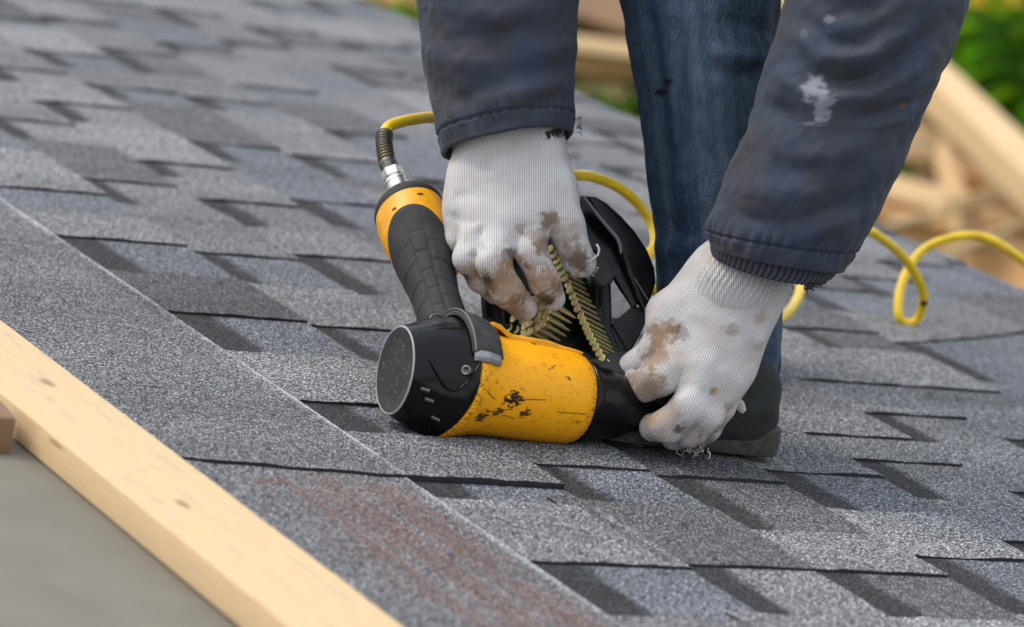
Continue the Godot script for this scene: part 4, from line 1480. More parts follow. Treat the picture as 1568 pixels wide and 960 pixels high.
func hose() -> void:
	var o := thing("air_hose", "coiled bright yellow air hose running from the nailer handle off to the right", "hose", at_point(Vector3(-0.12, 0.2742, 0.469)))
	var pts := smooth_path([Vector3(-0.1193, 0.2724, 0.4726), Vector3(-0.1233, 0.2848, 0.4609), Vector3(-0.1258, 0.296, 0.4496), Vector3(-0.126, 0.3046, 0.441), Vector3(-0.1227, 0.3097, 0.4313), Vector3(-0.1152, 0.3116, 0.4224), Vector3(-0.0989, 0.311, 0.4019), Vector3(-0.0734, 0.3057, 0.3722), Vector3(-0.0159, 0.2826, 0.3267), Vector3(0.0309, 0.2456, 0.285), Vector3(0.0598, 0.2171, 0.241), Vector3(0.0831, 0.2028, 0.1931), Vector3(0.1119, 0.1805, 0.1474), Vector3(0.1358, 0.1552, 0.1232), Vector3(0.1498, 0.1336, 0.1292), Vector3(0.1519, 0.1246, 0.1731), Vector3(0.1409, 0.118, 0.2164), Vector3(0.1375, 0.1053, 0.2407), Vector3(0.1539, 0.0836, 0.2259), Vector3(0.1923, 0.0276, 0.1791), Vector3(0.2444, 0.0073, 0.1224), Vector3(0.2956, 0.0058, 0.0399), Vector3(0.322, 0.0018, -0.0627), Vector3(0.3336, 0.0075, -0.1473), Vector3(0.3644, 0.0262, -0.225), Vector3(0.4096, 0.0264, -0.2769), Vector3(0.448, -0.0031, -0.3207), Vector3(0.48, -0.0442, -0.3612), Vector3(0.4963, -0.0823, -0.3819), Vector3(0.4928, -0.1126, -0.3942), Vector3(0.4794, -0.1203, -0.3921), Vector3(0.4683, -0.1096, -0.3951), Vector3(0.4734, -0.082, -0.4234), Vector3(0.4954, -0.0543, -0.4622), Vector3(0.5274, -0.0358, -0.4673), Vector3(0.5721, -0.0312, -0.4685), Vector3(0.6137, -0.0512, -0.463), Vector3(0.6626, -0.0965, -0.4713), Vector3(0.6908, -0.1509, -0.4874)], 14)
	var m := Mesher.new()
	tube_path(pts, [0.0057], 20, m)
	part("tube", m.mesh(), M.hose, o)
	# steel spring that guards the bend
	m = Mesher.new()
	var wind := PackedVector3Array()
	var n := 46
	for k in n * 12 + 1:
		var f := float(k) / (n * 12)
		var s := 6.0 + 38.0 * f
		var c: Vector3 = pts[int(s)].lerp(pts[int(s) + 1], s - int(s))
		var d := (pts[int(s) + 1] - pts[int(s)]).normalized()
		var x := d.cross(Vector3.BACK).normalized()
		var a := TAU * 13.0 * f
		wind.append(c + (x * cos(a) + d.cross(x) * sin(a)) * 0.0076)
	tube_path(wind, [0.0011], 6, m)
	part("spring_guard", m.mesh(), M.dark_steel, o)
	# coupling: collar, hexagon nut and plug
	var a0: Vector3 = Vector3(-0.122, 0.2809, 0.4641)
	var b0: Vector3 = Vector3(-0.1048, 0.2492, 0.4936)
	var ax := (b0 - a0).normalized()
	var up := ax.cross(Vector3.BACK).normalized()
	var f := Transform3D(Basis(ax, up, ax.cross(up)), a0)
	var long := a0.distance_to(b0)
	m = Mesher.new()
	lathe(m, f, [Vector2(-0.004, 0.0072), Vector2(-0.003, 0.0088), Vector2(0.0, 0.0092), Vector2(0.0012, 0.0086), Vector2(0.0024, 0.0092), Vector2(0.0038, 0.0092), Vector2(0.005, 0.0086), Vector2(0.0062, 0.0091), Vector2(0.008, 0.0088)], 28)
	part("collar", m.mesh(), M.dark_steel, o)
	m = Mesher.new()
	var hex := func(x: float, a: float, r: float) -> float: return r / cos(fposmod(a + 0.3, PI / 3.0) - PI / 6.0) * 0.94
	lathe(m, f, [Vector2(0.0075, 0.007), Vector2(0.008, 0.0096), Vector2(0.009, 0.0108), Vector2(0.0165, 0.0108), Vector2(0.0178, 0.0098), Vector2(0.018, 0.007)], 48, hex)
	part("hexagon_nut", m.mesh(), M.steel, o)
	m = Mesher.new()
	lathe(m, f, [Vector2(0.0178, 0.0082), Vector2(0.0185, 0.0100), Vector2(0.021, 0.0112), Vector2(0.0225, 0.0114), Vector2(0.0235, 0.0104), Vector2(0.025, 0.0112), Vector2(0.034, 0.0112), Vector2(0.0355, 0.0104), Vector2(0.0362, 0.0086), Vector2(0.0385, 0.0084), Vector2(long + 0.002, 0.0084)], 32)
	part("coupling_sleeve", m.mesh(), M.steel, o)
	# scorched mark on the loop
	m = Mesher.new()
	var mark := PackedVector3Array()
	var at := 28 * 14 - 2
	for k in 12:
		mark.append(pts[at + k] + SIGHT * 0.0012)
	tube_path(mark, [0.0002, 0.002, 0.0036, 0.0045, 0.005, 0.0053, 0.0053, 0.005, 0.0046, 0.0036, 0.002, 0.0002], 14, m)
	part("scorch_mark", m.mesh(), M.grease, o)


# ---------------------------------------------------------------- the worker

const BACK_Z := Vector3(0.0, 0.2654, 0.9641)

func stain(p: Vector3, at: Vector3, r: float) -> float:
	var q := p - at
	q -= SIGHT * q.dot(SIGHT) * 0.65
	return smoothstep(1.15, 0.50, q.length() / r + 0.55 * fine.get_noise_3dv(p * 3800.0) + 0.45 * fine.get_noise_3dv(p * 11000.0))


func glove_tint(spots: Array) -> Callable:
	return func(p: Vector3) -> Color:
		var n := broad.get_noise_3dv(p * 2600.0)
		var c := Color(0.80, 0.785, 0.785).lerp(Color(0.70, 0.63, 0.565), clampf(0.18 + 0.9 * n, 0.0, 1.0))
		for s in spots:
			c = c.lerp(s[2], s[3] * stain(p, s[0], s[1]))
		return c


func limb(called: String, mesh: Mesh, material: Material, parent: Node3D, frame := Transform3D.IDENTITY) -> MeshInstance3D:
	var o := part(called, mesh, material, parent)
	o.transform = parent.transform.affine_inverse() * frame
	return o


func cuff(wrist: Array, twist: float, ribs: int) -> ArrayMesh:      # knitted wrist with standing ribs
	return cloth_tube(wrist, 180, 30, [], func(run: float, a: float, p: Vector3) -> float:
		return lerpf(-0.0035, 0.0012, smoothstep(0.0, 0.05, 0.088 - run)) + 0.0012 * sin(a * ribs + run * twist) * smoothstep(0.0, 0.05, 0.088 - run) + 0.0006 * fine.get_noise_3dv(p * 1500.0),
		func(p: Vector3, run: float, a: float) -> Color:
			return Color(0.80, 0.785, 0.78) * (0.93 + 0.09 * sin(a * ribs + run * twist) * smoothstep(0.0, 0.05, 0.088 - run)) * (0.97 + 0.1 * broad.get_noise_3dv(p * 3000.0)), 0.0, Vector2(0.03, 0.03))


func worker() -> void:
	var person := thing("person", "person bending over in a dark blue work jacket, jeans and soiled white cotton gloves", "person", at_point(roof_point(-0.57, -0.05, 0.01)))
	var brown := Color(0.22, 0.125, 0.062)
	var tan := Color(0.41, 0.27, 0.155)
	var dark := Color(0.045, 0.03, 0.02)
	# right hand (left in the picture): fingers down, holding the coil
	var bones := [
		[0, Vector3(-0.0273, 0.3429, 0.4916), Vector3(-0.0272, 0.3152, 0.5127), 0.0255, 0.026], [0, Vector3(0.014, 0.3429, 0.4916), Vector3(0.0165, 0.3152, 0.5127), 0.0255, 0.026], [0, Vector3(-0.0076, 0.3444, 0.4985), Vector3(-0.0057, 0.3168, 0.5196), 0.030, 0.030],
		[0, Vector3(0.0177, 0.3152, 0.5127), Vector3(0.0264, 0.2588, 0.5563), 0.0255, 0.0225], [0, Vector3(0.0038, 0.3156, 0.5147), Vector3(0.0013, 0.2494, 0.5703), 0.027, 0.024], [0, Vector3(-0.012, 0.3156, 0.5147), Vector3(-0.0251, 0.2501, 0.568), 0.027, 0.023], [0, Vector3(-0.0253, 0.3115, 0.5106), Vector3(-0.0447, 0.2637, 0.5497), 0.025, 0.0185], [0, Vector3(-0.0429, 0.2858, 0.5395), Vector3(-0.0491, 0.2498, 0.5515), 0.016, 0.014],
		[0, Vector3(0.0196, 0.3121, 0.5136), Vector3(0.0416, 0.2746, 0.5415), 0.026, 0.0195],
		[1, Vector3(0.0416, 0.2765, 0.541), Vector3(0.0516, 0.2427, 0.5617), 0.0195, 0.0180], [1, Vector3(0.0516, 0.2427, 0.5617), Vector3(0.0629, 0.2114, 0.5662), 0.0180, 0.0150], [1, Vector3(0.0629, 0.2114, 0.5662), Vector3(0.0668, 0.2055, 0.5637), 0.0150, 0.0145],
		[2, Vector3(0.0214, 0.2564, 0.5569), Vector3(0.0175, 0.2262, 0.5932), 0.0190, 0.0152], [2, Vector3(0.0175, 0.2262, 0.5932), Vector3(0.0313, 0.1949, 0.5946), 0.0152, 0.0143], [2, Vector3(0.0313, 0.1949, 0.5946), Vector3(0.039, 0.1753, 0.5824), 0.0143, 0.0125],
		[3, Vector3(-0.0088, 0.2507, 0.5678), Vector3(-0.0187, 0.219, 0.6077), 0.0195, 0.0168], [3, Vector3(-0.0187, 0.219, 0.6077), Vector3(-0.005, 0.1884, 0.6068), 0.0165, 0.0148], [3, Vector3(-0.0031, 0.1884, 0.6068), Vector3(0.0119, 0.1676, 0.5897), 0.0150, 0.0128],
		[4, Vector3(-0.0308, 0.2502, 0.5659), Vector3(-0.0406, 0.2189, 0.5952), 0.0180, 0.0155], [4, Vector3(-0.0406, 0.2189, 0.5952), Vector3(-0.0289, 0.1947, 0.5843), 0.0150, 0.0128], [4, Vector3(-0.0289, 0.1947, 0.5843), Vector3(-0.0164, 0.1774, 0.5683), 0.0128, 0.0115],
		[5, Vector3(-0.0491, 0.2529, 0.5506), Vector3(-0.0522, 0.2277, 0.5617), 0.0140, 0.0130], [5, Vector3(-0.0522, 0.2277, 0.5617), Vector3(-0.0417, 0.2052, 0.5503), 0.0130, 0.0110],
	]
	var creases := [
		[Vector3(-0.0526, 0.2733, 0.5678), Vector3(-0.0243, 0.2828, 0.5859), 0.006, 0.0022], [Vector3(-0.059, 0.2527, 0.5631), Vector3(-0.0387, 0.2516, 0.5894), 0.006, 0.0018], [Vector3(-0.0529, 0.2959, 0.5409), Vector3(-0.0244, 0.3035, 0.5595), 0.007, 0.002], [Vector3(-0.0529, 0.2855, 0.5437), Vector3(-0.015, 0.2949, 0.5722), 0.008, -0.0022],
		[Vector3(-0.0424, 0.2348, 0.5992), Vector3(-0.0242, 0.2301, 0.616), 0.006, 0.0022], [Vector3(-0.0167, 0.2398, 0.6185), Vector3(-0.0006, 0.2337, 0.615), 0.006, -0.0022], [Vector3(0.0037, 0.239, 0.598), Vector3(-0.0087, 0.2362, 0.6195), 0.005, 0.0018], [Vector3(0.0118, 0.248, 0.5955), Vector3(0.0319, 0.2486, 0.585), 0.007, 0.002],
		[Vector3(0.0339, 0.2612, 0.566), Vector3(0.0389, 0.2497, 0.5639), 0.006, 0.003], [Vector3(0.0174, 0.2217, 0.6132), Vector3(0.0274, 0.224, 0.6073), 0.005, -0.0012], [Vector3(-0.0305, 0.251, 0.5947), Vector3(-0.045, 0.2425, 0.5867), 0.006, -0.0018],
		[Vector3(0.0426, 0.2401, 0.577), Vector3(0.0601, 0.2436, 0.5781), 0.005, 0.0012], [Vector3(-0.0339, 0.3084, 0.553), Vector3(0.0038, 0.3144, 0.5565), 0.010, 0.0014], [Vector3(-0.0243, 0.2402, 0.6029), Vector3(-0.0198, 0.232, 0.6207), 0.008, -0.0015],
		[Vector3(-0.0342, 0.226, 0.6099), Vector3(-0.0306, 0.1986, 0.6039), 0.004, 0.0018]]
	var spots := [
		[Vector3(-0.0224, 0.2025, 0.6184), 0.0094, dark, 0.97], [Vector3(-0.0199, 0.1977, 0.6198), 0.0072, dark, 0.9], [Vector3(-0.0031, 0.224, 0.6073), 0.0087, dark, 0.85], [Vector3(0, 0.217, 0.6124), 0.007, brown, 0.9], [Vector3(0.0062, 0.1861, 0.6126), 0.0072, dark, 0.9], [Vector3(0.0294, 0.1811, 0.6036), 0.0087, dark, 0.95], [Vector3(0.0338, 0.1774, 0.5994), 0.0065, dark, 0.9],
		[Vector3(0.0351, 0.2503, 0.5741), 0.012, brown, 0.8], [Vector3(0.0262, 0.239, 0.598), 0.013, brown, 0.55], [Vector3(0.0299, 0.2312, 0.6002), 0.011, brown, 0.65], [Vector3(0.0361, 0.2029, 0.6079), 0.017, tan, 0.75], [Vector3(0.0412, 0.1926, 0.6056), 0.011, brown, 0.7], [Vector3(0.0237, 0.1999, 0.6088), 0.020, tan, 0.55], [Vector3(-0.0025, 0.1965, 0.6201), 0.024, tan, 0.8], [Vector3(0.005, 0.1746, 0.6106), 0.014, brown, 0.55], [Vector3(-0.0056, 0.2128, 0.6208), 0.018, tan, 0.7], [Vector3(0.0118, 0.2145, 0.6151), 0.005, brown, 0.8],
		[Vector3(0.0652, 0.2116, 0.5796), 0.0123, dark, 0.8], [Vector3(0.0614, 0.2201, 0.5825), 0.016, brown, 0.6], [Vector3(0.0526, 0.2383, 0.5827), 0.018, tan, 0.35], [Vector3(0.0081, 0.2492, 0.5952), 0.006, tan, 0.55], [Vector3(0.0093, 0.2432, 0.5969), 0.004, brown, 0.5], [Vector3(-0.0399, 0.2059, 0.6071), 0.014, tan, 0.55], [Vector3(-0.045, 0.2004, 0.5983), 0.0058, dark, 0.7], [Vector3(-0.0379, 0.2277, 0.6115), 0.006, Color(0.30, 0.28, 0.28), 0.6], [Vector3(-0.033, 0.2883, 0.5845), 0.0035, Color(0.6, 0.45, 0.12), 0.8]]
	var f := at_point(Vector3(-0.0057, 0.2685, 0.5484))
	limb("right_glove", flesh(bones, 0.0023, 0.020, 0.009, creases, 0.0009, glove_tint(spots), f), M.glove, person, f)
	var wrist := [[Vector3(-0.052, 0.3536, 0.4959), Vector3(0.0393, 0.3536, 0.4959), 0.034], [Vector3(-0.0507, 0.3333, 0.5067), Vector3(0.0412, 0.3333, 0.5067), 0.0345], [Vector3(-0.0512, 0.3165, 0.5155), Vector3(0.043, 0.3165, 0.5155), 0.035], [Vector3(-0.055, 0.302, 0.5257), Vector3(0.048, 0.302, 0.5257), 0.033], [Vector3(-0.053, 0.2929, 0.5313), Vector3(0.0492, 0.2929, 0.5313), 0.028]]
	limb("glove_cuff", cuff(wrist, 0.0, 58), M.glove_plain, person)
	var m := Mesher.new()
	tube_path(smooth_path([Vector3(0.0703, 0.2079, 0.5754), Vector3(0.0784, 0.214, 0.579), Vector3(0.0827, 0.2195, 0.5826), Vector3(0.0833, 0.225, 0.5811), Vector3(0.0808, 0.2286, 0.5801)], 5), [0.0011], 6, m)
	for k in 14:
		var a := rng.randf() * PI + PI
		var c := Vector3(0.0685, 0.208, 0.5733) + Vector3(cos(a), sin(a), 0.3) * 0.0125
		tube_path(smooth_path([c, c + Vector3(cos(a), sin(a) - 0.2, rng.randf_range(-0.5, 0.5)) * 0.0016, c + Vector3(cos(a + 0.3), sin(a + 0.3), rng.randf() * 0.4) * 0.003], 3), [0.0002], 4, m)
	limb("loose_yarn", m.mesh(), M.glove_plain, person)

	# left hand (right in the picture): guides the strip into the nose
	var tilt := Basis(BACK_Z, -0.36)
	f = Transform3D(tilt, Vector3(0.1835, 0.1393, 0.6462))
	bones = [
		[0, Vector3(0.2147, 0.2317, 0.5948), Vector3(0.2001, 0.2029, 0.6079), 0.018, 0.021], [0, Vector3(0.2471, 0.2179, 0.5986), Vector3(0.2318, 0.1891, 0.6117), 0.018, 0.020], [0, Vector3(0.2324, 0.2269, 0.6034), Vector3(0.2183, 0.196, 0.6182), 0.023, 0.026],
		[0, Vector3(0.2001, 0.2029, 0.6079), Vector3(0.1589, 0.1379, 0.6414), 0.022, 0.0215], [0, Vector3(0.2104, 0.2012, 0.6136), Vector3(0.1808, 0.1243, 0.6566), 0.025, 0.0230], [0, Vector3(0.2216, 0.1964, 0.6149), Vector3(0.1971, 0.1148, 0.655), 0.024, 0.0215], [0, Vector3(0.2318, 0.1891, 0.6117), Vector3(0.2114, 0.1246, 0.6399), 0.020, 0.0175],
		[0, Vector3(0.1969, 0.1999, 0.6088), Vector3(0.1481, 0.1712, 0.6219), 0.026, 0.0175],
		[1, Vector3(0.1481, 0.1724, 0.6215), Vector3(0.1392, 0.1443, 0.6365), 0.0175, 0.0150], [1, Vector3(0.1392, 0.1443, 0.6365), Vector3(0.1188, 0.1262, 0.6363), 0.0150, 0.0118], [1, Vector3(0.1188, 0.1262, 0.6363), Vector3(0.1133, 0.1226, 0.6332), 0.0118, 0.0112],
		[2, Vector3(0.1589, 0.1368, 0.6417), Vector3(0.1398, 0.1194, 0.6621), 0.0205, 0.0178], [2, Vector3(0.1398, 0.1194, 0.6621), Vector3(0.1258, 0.1106, 0.6562), 0.0172, 0.0155], [2, Vector3(0.1258, 0.1106, 0.6562), Vector3(0.1156, 0.1084, 0.6443), 0.0152, 0.0125],
		[3, Vector3(0.182, 0.1201, 0.6577), Vector3(0.1671, 0.0954, 0.6811), 0.0200, 0.0172], [3, Vector3(0.1671, 0.0954, 0.6811), Vector3(0.147, 0.077, 0.6799), 0.0168, 0.0155], [3, Vector3(0.147, 0.077, 0.6799), Vector3(0.1339, 0.0712, 0.667), 0.0155, 0.0138],
		[4, Vector3(0.1976, 0.1135, 0.6574), Vector3(0.1841, 0.0872, 0.6751), 0.0185, 0.0160], [4, Vector3(0.1841, 0.0872, 0.6751), Vector3(0.1697, 0.0676, 0.6701), 0.0158, 0.0142], [4, Vector3(0.171, 0.0688, 0.6698), Vector3(0.1542, 0.0581, 0.6561), 0.0142, 0.0125],
		[5, Vector3(0.2101, 0.1216, 0.6407), Vector3(0.1981, 0.0886, 0.6539), 0.0160, 0.0140], [5, Vector3(0.1981, 0.0886, 0.6539), Vector3(0.1864, 0.0647, 0.646), 0.0138, 0.0125], [5, Vector3(0.1864, 0.0647, 0.646), Vector3(0.1738, 0.0486, 0.638), 0.0120, 0.0110],
	]
	creases = [
		[Vector3(0.1705, 0.1792, 0.6508), Vector3(0.2072, 0.1703, 0.6605), 0.007, -0.0020], [Vector3(0.1797, 0.172, 0.6528), Vector3(0.2165, 0.1615, 0.6608), 0.006, 0.0022], [Vector3(0.2073, 0.1686, 0.6589), Vector3(0.2358, 0.1534, 0.6506), 0.008, -0.0024], [Vector3(0.198, 0.1597, 0.6613), Vector3(0.2327, 0.1445, 0.6531), 0.006, 0.0020],
		[Vector3(0.1517, 0.1329, 0.6687), Vector3(0.1883, 0.1428, 0.6764), 0.008, -0.0016], [Vector3(0.161, 0.1389, 0.6671), Vector3(0.1944, 0.1357, 0.6783), 0.006, 0.0014], [Vector3(0.1355, 0.1665, 0.6283), Vector3(0.1337, 0.1385, 0.6547), 0.006, 0.0024], [Vector3(0.1407, 0.1324, 0.6668), Vector3(0.1241, 0.1086, 0.6733), 0.006, 0.0012],
		[Vector3(0.1514, 0.1084, 0.6858), Vector3(0.1637, 0.1173, 0.6813), 0.005, 0.0020], [Vector3(0.1706, 0.1148, 0.6944), Vector3(0.1572, 0.1071, 0.6945), 0.006, -0.0014], [Vector3(0.1809, 0.1132, 0.6845), Vector3(0.176, 0.0882, 0.6914), 0.004, 0.0018], [Vector3(0.1978, 0.1106, 0.6801), Vector3(0.1934, 0.0868, 0.6866), 0.004, 0.0015], [Vector3(0.1185, 0.1238, 0.6484), Vector3(0.1245, 0.1213, 0.6553), 0.004, 0.0016],
		[Vector3(0.1882, 0.1363, 0.6802), Vector3(0.2134, 0.1181, 0.6728), 0.008, -0.0016], [Vector3(0.195, 0.1859, 0.652), Vector3(0.2328, 0.1765, 0.6411), 0.009, 0.0012]]
	spots = [
		[Vector3(0.1361, 0.1391, 0.6566), 0.016, tan, 0.8], [Vector3(0.1339, 0.1602, 0.6404), 0.008, brown, 0.7], [Vector3(0.1398, 0.154, 0.6525), 0.012, tan, 0.75], [Vector3(0.147, 0.164, 0.6539), 0.013, tan, 0.75], [Vector3(0.1543, 0.1642, 0.657), 0.007, brown, 0.7], [Vector3(0.1271, 0.1181, 0.6728), 0.020, tan, 0.65], [Vector3(0.1331, 0.1106, 0.6801), 0.018, tan, 0.45], [Vector3(0.1104, 0.1142, 0.6531), 0.007, brown, 0.5], [Vector3(0.161, 0.1638, 0.6602), 0.0087, dark, 0.45],
		[Vector3(0.1907, 0.1132, 0.6845), 0.0050, Color(0.42, 0.26, 0.10), 0.85], [Vector3(0.1426, 0.0897, 0.6962), 0.020, tan, 0.5], [Vector3(0.1271, 0.0853, 0.6818), 0.011, Color(0.62, 0.40, 0.16), 0.6], [Vector3(0.17, 0.0731, 0.6904), 0.013, tan, 0.5], [Vector3(0.1838, 0.0589, 0.6631), 0.012, brown, 0.6], [Vector3(0.1959, 0.0706, 0.6651), 0.008, brown, 0.55], [Vector3(0.1575, 0.0776, 0.6943), 0.0065, dark, 0.85], [Vector3(0.1759, 0.0467, 0.6613), 0.0087, dark, 0.8], [Vector3(0.2034, 0.0932, 0.6714), 0.006, tan, 0.6],
		[Vector3(0.2328, 0.1717, 0.6425), 0.009, tan, 0.5], [Vector3(0.2059, 0.1674, 0.6613), 0.007, tan, 0.55], [Vector3(0.2266, 0.1407, 0.651), 0.014, tan, 0.35], [Vector3(0.1321, 0.1252, 0.6688), 0.0043, dark, 0.7], [Vector3(0.1356, 0.121, 0.6741), 0.0029, dark, 0.7]]
	limb("left_glove", flesh(bones, 0.0023, 0.028, 0.011, creases, 0.0009, glove_tint(spots), f), M.glove, person, f)
	wrist = [[Vector3(0.1962, 0.2395, 0.5875), Vector3(0.2674, 0.2082, 0.5961), 0.036], [Vector3(0.1866, 0.2263, 0.5963), Vector3(0.2646, 0.1926, 0.6056), 0.043], [Vector3(0.1745, 0.2155, 0.6045), Vector3(0.2574, 0.1795, 0.6144), 0.047], [Vector3(0.1638, 0.2037, 0.6108), Vector3(0.2497, 0.1647, 0.6216), 0.047], [Vector3(0.1574, 0.1909, 0.6185), Vector3(0.2408, 0.1531, 0.6289), 0.042], [Vector3(0.1616, 0.1749, 0.626), Vector3(0.2325, 0.145, 0.6343), 0.030]]
	limb("glove_cuff", cuff(wrist, 0.0, 52), M.glove_plain, person)
	m = Mesher.new()      # overlocked yellow seam along the edge of the hand
	var seam := smooth_path([Vector3(0.2468, 0.1579, 0.6204), Vector3(0.2353, 0.1364, 0.6314), Vector3(0.2265, 0.1208, 0.6378), Vector3(0.2202, 0.106, 0.6429)], 8)
	var wound := PackedVector3Array()
	for k in 180:
		var g := k / 179.0 * (seam.size() - 1.001)
		var c := seam[int(g)].lerp(seam[int(g) + 1], g - int(g))
		wound.append(c + Vector3(cos(k * 0.9), sin(k * 0.9), 0.0) * 0.0011)
	tube_path(wound, [0.0006], 5, m)
	limb("overlock_seam", m.mesh(), M.seam, person)
	m = Mesher.new()      # frayed yarn under the little finger
	for k in 18:
		var c := Vector3(0.1747, 0.0434, 0.6467) + Vector3(rng.randf_range(-0.018, 0.016), rng.randf_range(-0.003, 0.008), rng.randf_range(-0.005, 0.01))
		tube_path(smooth_path([c, c + Vector3(rng.randf_range(-0.004, 0.004), rng.randf_range(-0.007, 0.0), rng.randf_range(-0.003, 0.003)), c + Vector3(rng.randf_range(-0.007, 0.007), rng.randf_range(-0.010, -0.002), rng.randf_range(-0.004, 0.004))], 3), [0.0007, 0.0006, 0.0006, 0.0005, 0.0004, 0.0003, 0.0002], 4, m)
	limb("frayed_yarn", m.mesh(), M.glove_plain, person)

	# right sleeve
	var cloth := func(p: Vector3, run: float, a: float) -> Color:
		var n := broad.get_noise_3dv(p * 1100.0)
		var q := fine.get_noise_3dv(p * 1500.0)
		var c := Color(0.038, 0.050, 0.080).lerp(Color(0.049, 0.050, 0.062), clampf(0.5 + 1.4 * n, 0.0, 1.0))
		return c * (1.0 + 0.10 * q)
	var seamed := func(at: float) -> Callable:
		return func(run: float, a: float, p: Vector3) -> float:
			var pucker := 0.0017 * sin(a * 34.0 + 2.0 * sin(a * 7.0)) * exp(-pow((run - at) / 0.010, 2.0))
			return 0.0040 * broad.get_noise_3dv(p * 1500.0) + 0.0016 * fine.get_noise_3dv(p * 900.0) - 0.0007 * pow(1.0 - absf(fine.get_noise_3d(p.x * 520.0 + 90.0, p.y * 900.0, p.z * 520.0)), 6.0) - 0.0021 * exp(-pow((run - at) / 0.0016, 2.0)) + pucker
	var folds := [
		[PackedVector3Array([Vector3(-0.0492, 0.4295, 0.5456), Vector3(-0.015, 0.4211, 0.5479), Vector3(0.0287, 0.4343, 0.5443)]), 0.014, -0.004], [PackedVector3Array([Vector3(-0.0835, 0.4162, 0.5492), Vector3(-0.0524, 0.4012, 0.5533), Vector3(-0.015, 0.3982, 0.5542)]), 0.012, 0.004], [PackedVector3Array([Vector3(-0.0399, 0.3592, 0.5649), Vector3(0.01, 0.3742, 0.5608), Vector3(0.0629, 0.3832, 0.5583)]), 0.012, 0.0045], [PackedVector3Array([Vector3(-0.0524, 0.3682, 0.5624), Vector3(-0.0025, 0.3862, 0.5575), Vector3(0.0598, 0.403, 0.5529)]), 0.010, -0.0035],
		[PackedVector3Array([Vector3(0.0037, 0.3532, 0.5666), Vector3(0.0349, 0.3682, 0.5624), Vector3(0.0629, 0.3742, 0.5608)]), 0.008, -0.003], [PackedVector3Array([Vector3(-0.0773, 0.3862, 0.5575), Vector3(-0.0586, 0.3682, 0.5624), Vector3(-0.0274, 0.3622, 0.5641)]), 0.011, -0.004], [PackedVector3Array([Vector3(-0.0586, 0.4553, 0.5385), Vector3(-0.015, 0.4433, 0.5418), Vector3(0.0474, 0.4583, 0.5376)]), 0.012, 0.004], [PackedVector3Array([Vector3(0.01, 0.4072, 0.5517), Vector3(0.0411, 0.4162, 0.5492), Vector3(0.0661, 0.4223, 0.5476)]), 0.010, 0.003]]
	var rings := [[Vector3(-0.0092, 0.6285, 0.2833), Vector3(0.1153, 0.6285, 0.2833), 0.075], [Vector3(-0.0927, 0.539, 0.3806), Vector3(0.0747, 0.539, 0.3806), 0.080], [Vector3(-0.0984, 0.4823, 0.4273), Vector3(0.0678, 0.4823, 0.4273), 0.079], [Vector3(-0.0962, 0.442, 0.454), Vector3(0.0656, 0.442, 0.454), 0.077], [Vector3(-0.0877, 0.3943, 0.4743), Vector3(0.0636, 0.4041, 0.4716), 0.074], [Vector3(-0.0819, 0.3619, 0.4895), Vector3(0.0622, 0.3784, 0.4849), 0.071], [Vector3(-0.076, 0.3298, 0.5056), Vector3(0.0621, 0.3493, 0.5002), 0.068], [Vector3(-0.0695, 0.3052, 0.5227), Vector3(0.0602, 0.3218, 0.5078), 0.064]]
	var jacket := Node3D.new()
	jacket.name = "jacket"
	jacket.transform = Transform3D(Basis.IDENTITY, Vector3(0, 0.4, 0))
	person.add_child(jacket)
	var sleeve := part("sleeve", cloth_tube(rings, 220, 300, folds, seamed.call(0.3943), cloth, 0.0035, Vector2(0.05, 0.05)), M.jacket, jacket)
	m = Mesher.new()
	for k in 26:      # ragged lining hanging from the cuff at its back edge
		var g := k / 45.0
		var c := Vector3(0.0327, 0.3272, 0.5426).lerp(Vector3(0.0613, 0.3283, 0.5164), g)
		tube_path(smooth_path([c + Vector3(0, 0.003, 0), c + Vector3(rng.randf_range(-0.003, 0.003), -0.002 * rng.randf() - 0.001, rng.randf_range(-0.003, 0.003)), c + Vector3(rng.randf_range(-0.004, 0.004), -0.003 - 0.004 * rng.randf(), rng.randf_range(-0.004, 0.004))], 3), [0.0012, 0.0011, 0.0009, 0.0007, 0.0005, 0.0004, 0.0003], 5, m)
	for k in 10:
		var c := Vector3(0.0626, 0.3259, 0.517) + Vector3(0, rng.randf_range(-0.004, 0.012), 0)
		tube_path(smooth_path([c, c + Vector3(0.003, rng.randf_range(-0.002, 0.003), 0), c + Vector3(0.005, rng.randf_range(-0.004, 0.005), 0)], 3), [0.0003], 4, m)
	part("frayed_lining", m.mesh(), M.lining, jacket)

	# left sleeve, with white paint on it
	var painted := func(p: Vector3, run: float, a: float) -> Color:
		var c: Color = cloth.call(p, run, a)
		var white := Color(0.31, 0.32, 0.36)
		var k := 0.0
		for s in [[Vector3(0.2812, 0.3955, 0.6586), 0.012, 0.95], [Vector3(0.2878, 0.3867, 0.6611), 0.012, 0.85], [Vector3(0.2854, 0.375, 0.6643), 0.008, 0.85], [Vector3(0.283, 0.4025, 0.6567), 0.009, 0.7], [Vector3(0.2957, 0.4611, 0.6406), 0.0055, 0.55], [Vector3(0.2733, 0.4494, 0.6438), 0.005, 0.2]]:
			var q: Vector3 = p - s[0]
			q -= SIGHT * q.dot(SIGHT)
			k = maxf(k, s[2] * smoothstep(1.15, 0.5, q.length() / s[1] + 0.9 * fine.get_noise_3dv(p * 5200.0)))
		var e: Vector3 = p - Vector3(0.2793, 0.3662, 0.6667)
		e -= SIGHT * e.dot(SIGHT)
		k = maxf(k, 0.6 * smoothstep(1.0, 0.4, Vector2(e.x / 0.017, (e.y + e.x * 0.05) / 0.0016).length() + 0.5 * fine.get_noise_3dv(p * 6000.0)))
		var worn := smoothstep(0.1, 0.5, fine.get_noise_3dv(p * 2600.0 + Vector3(50, 0, 0)))
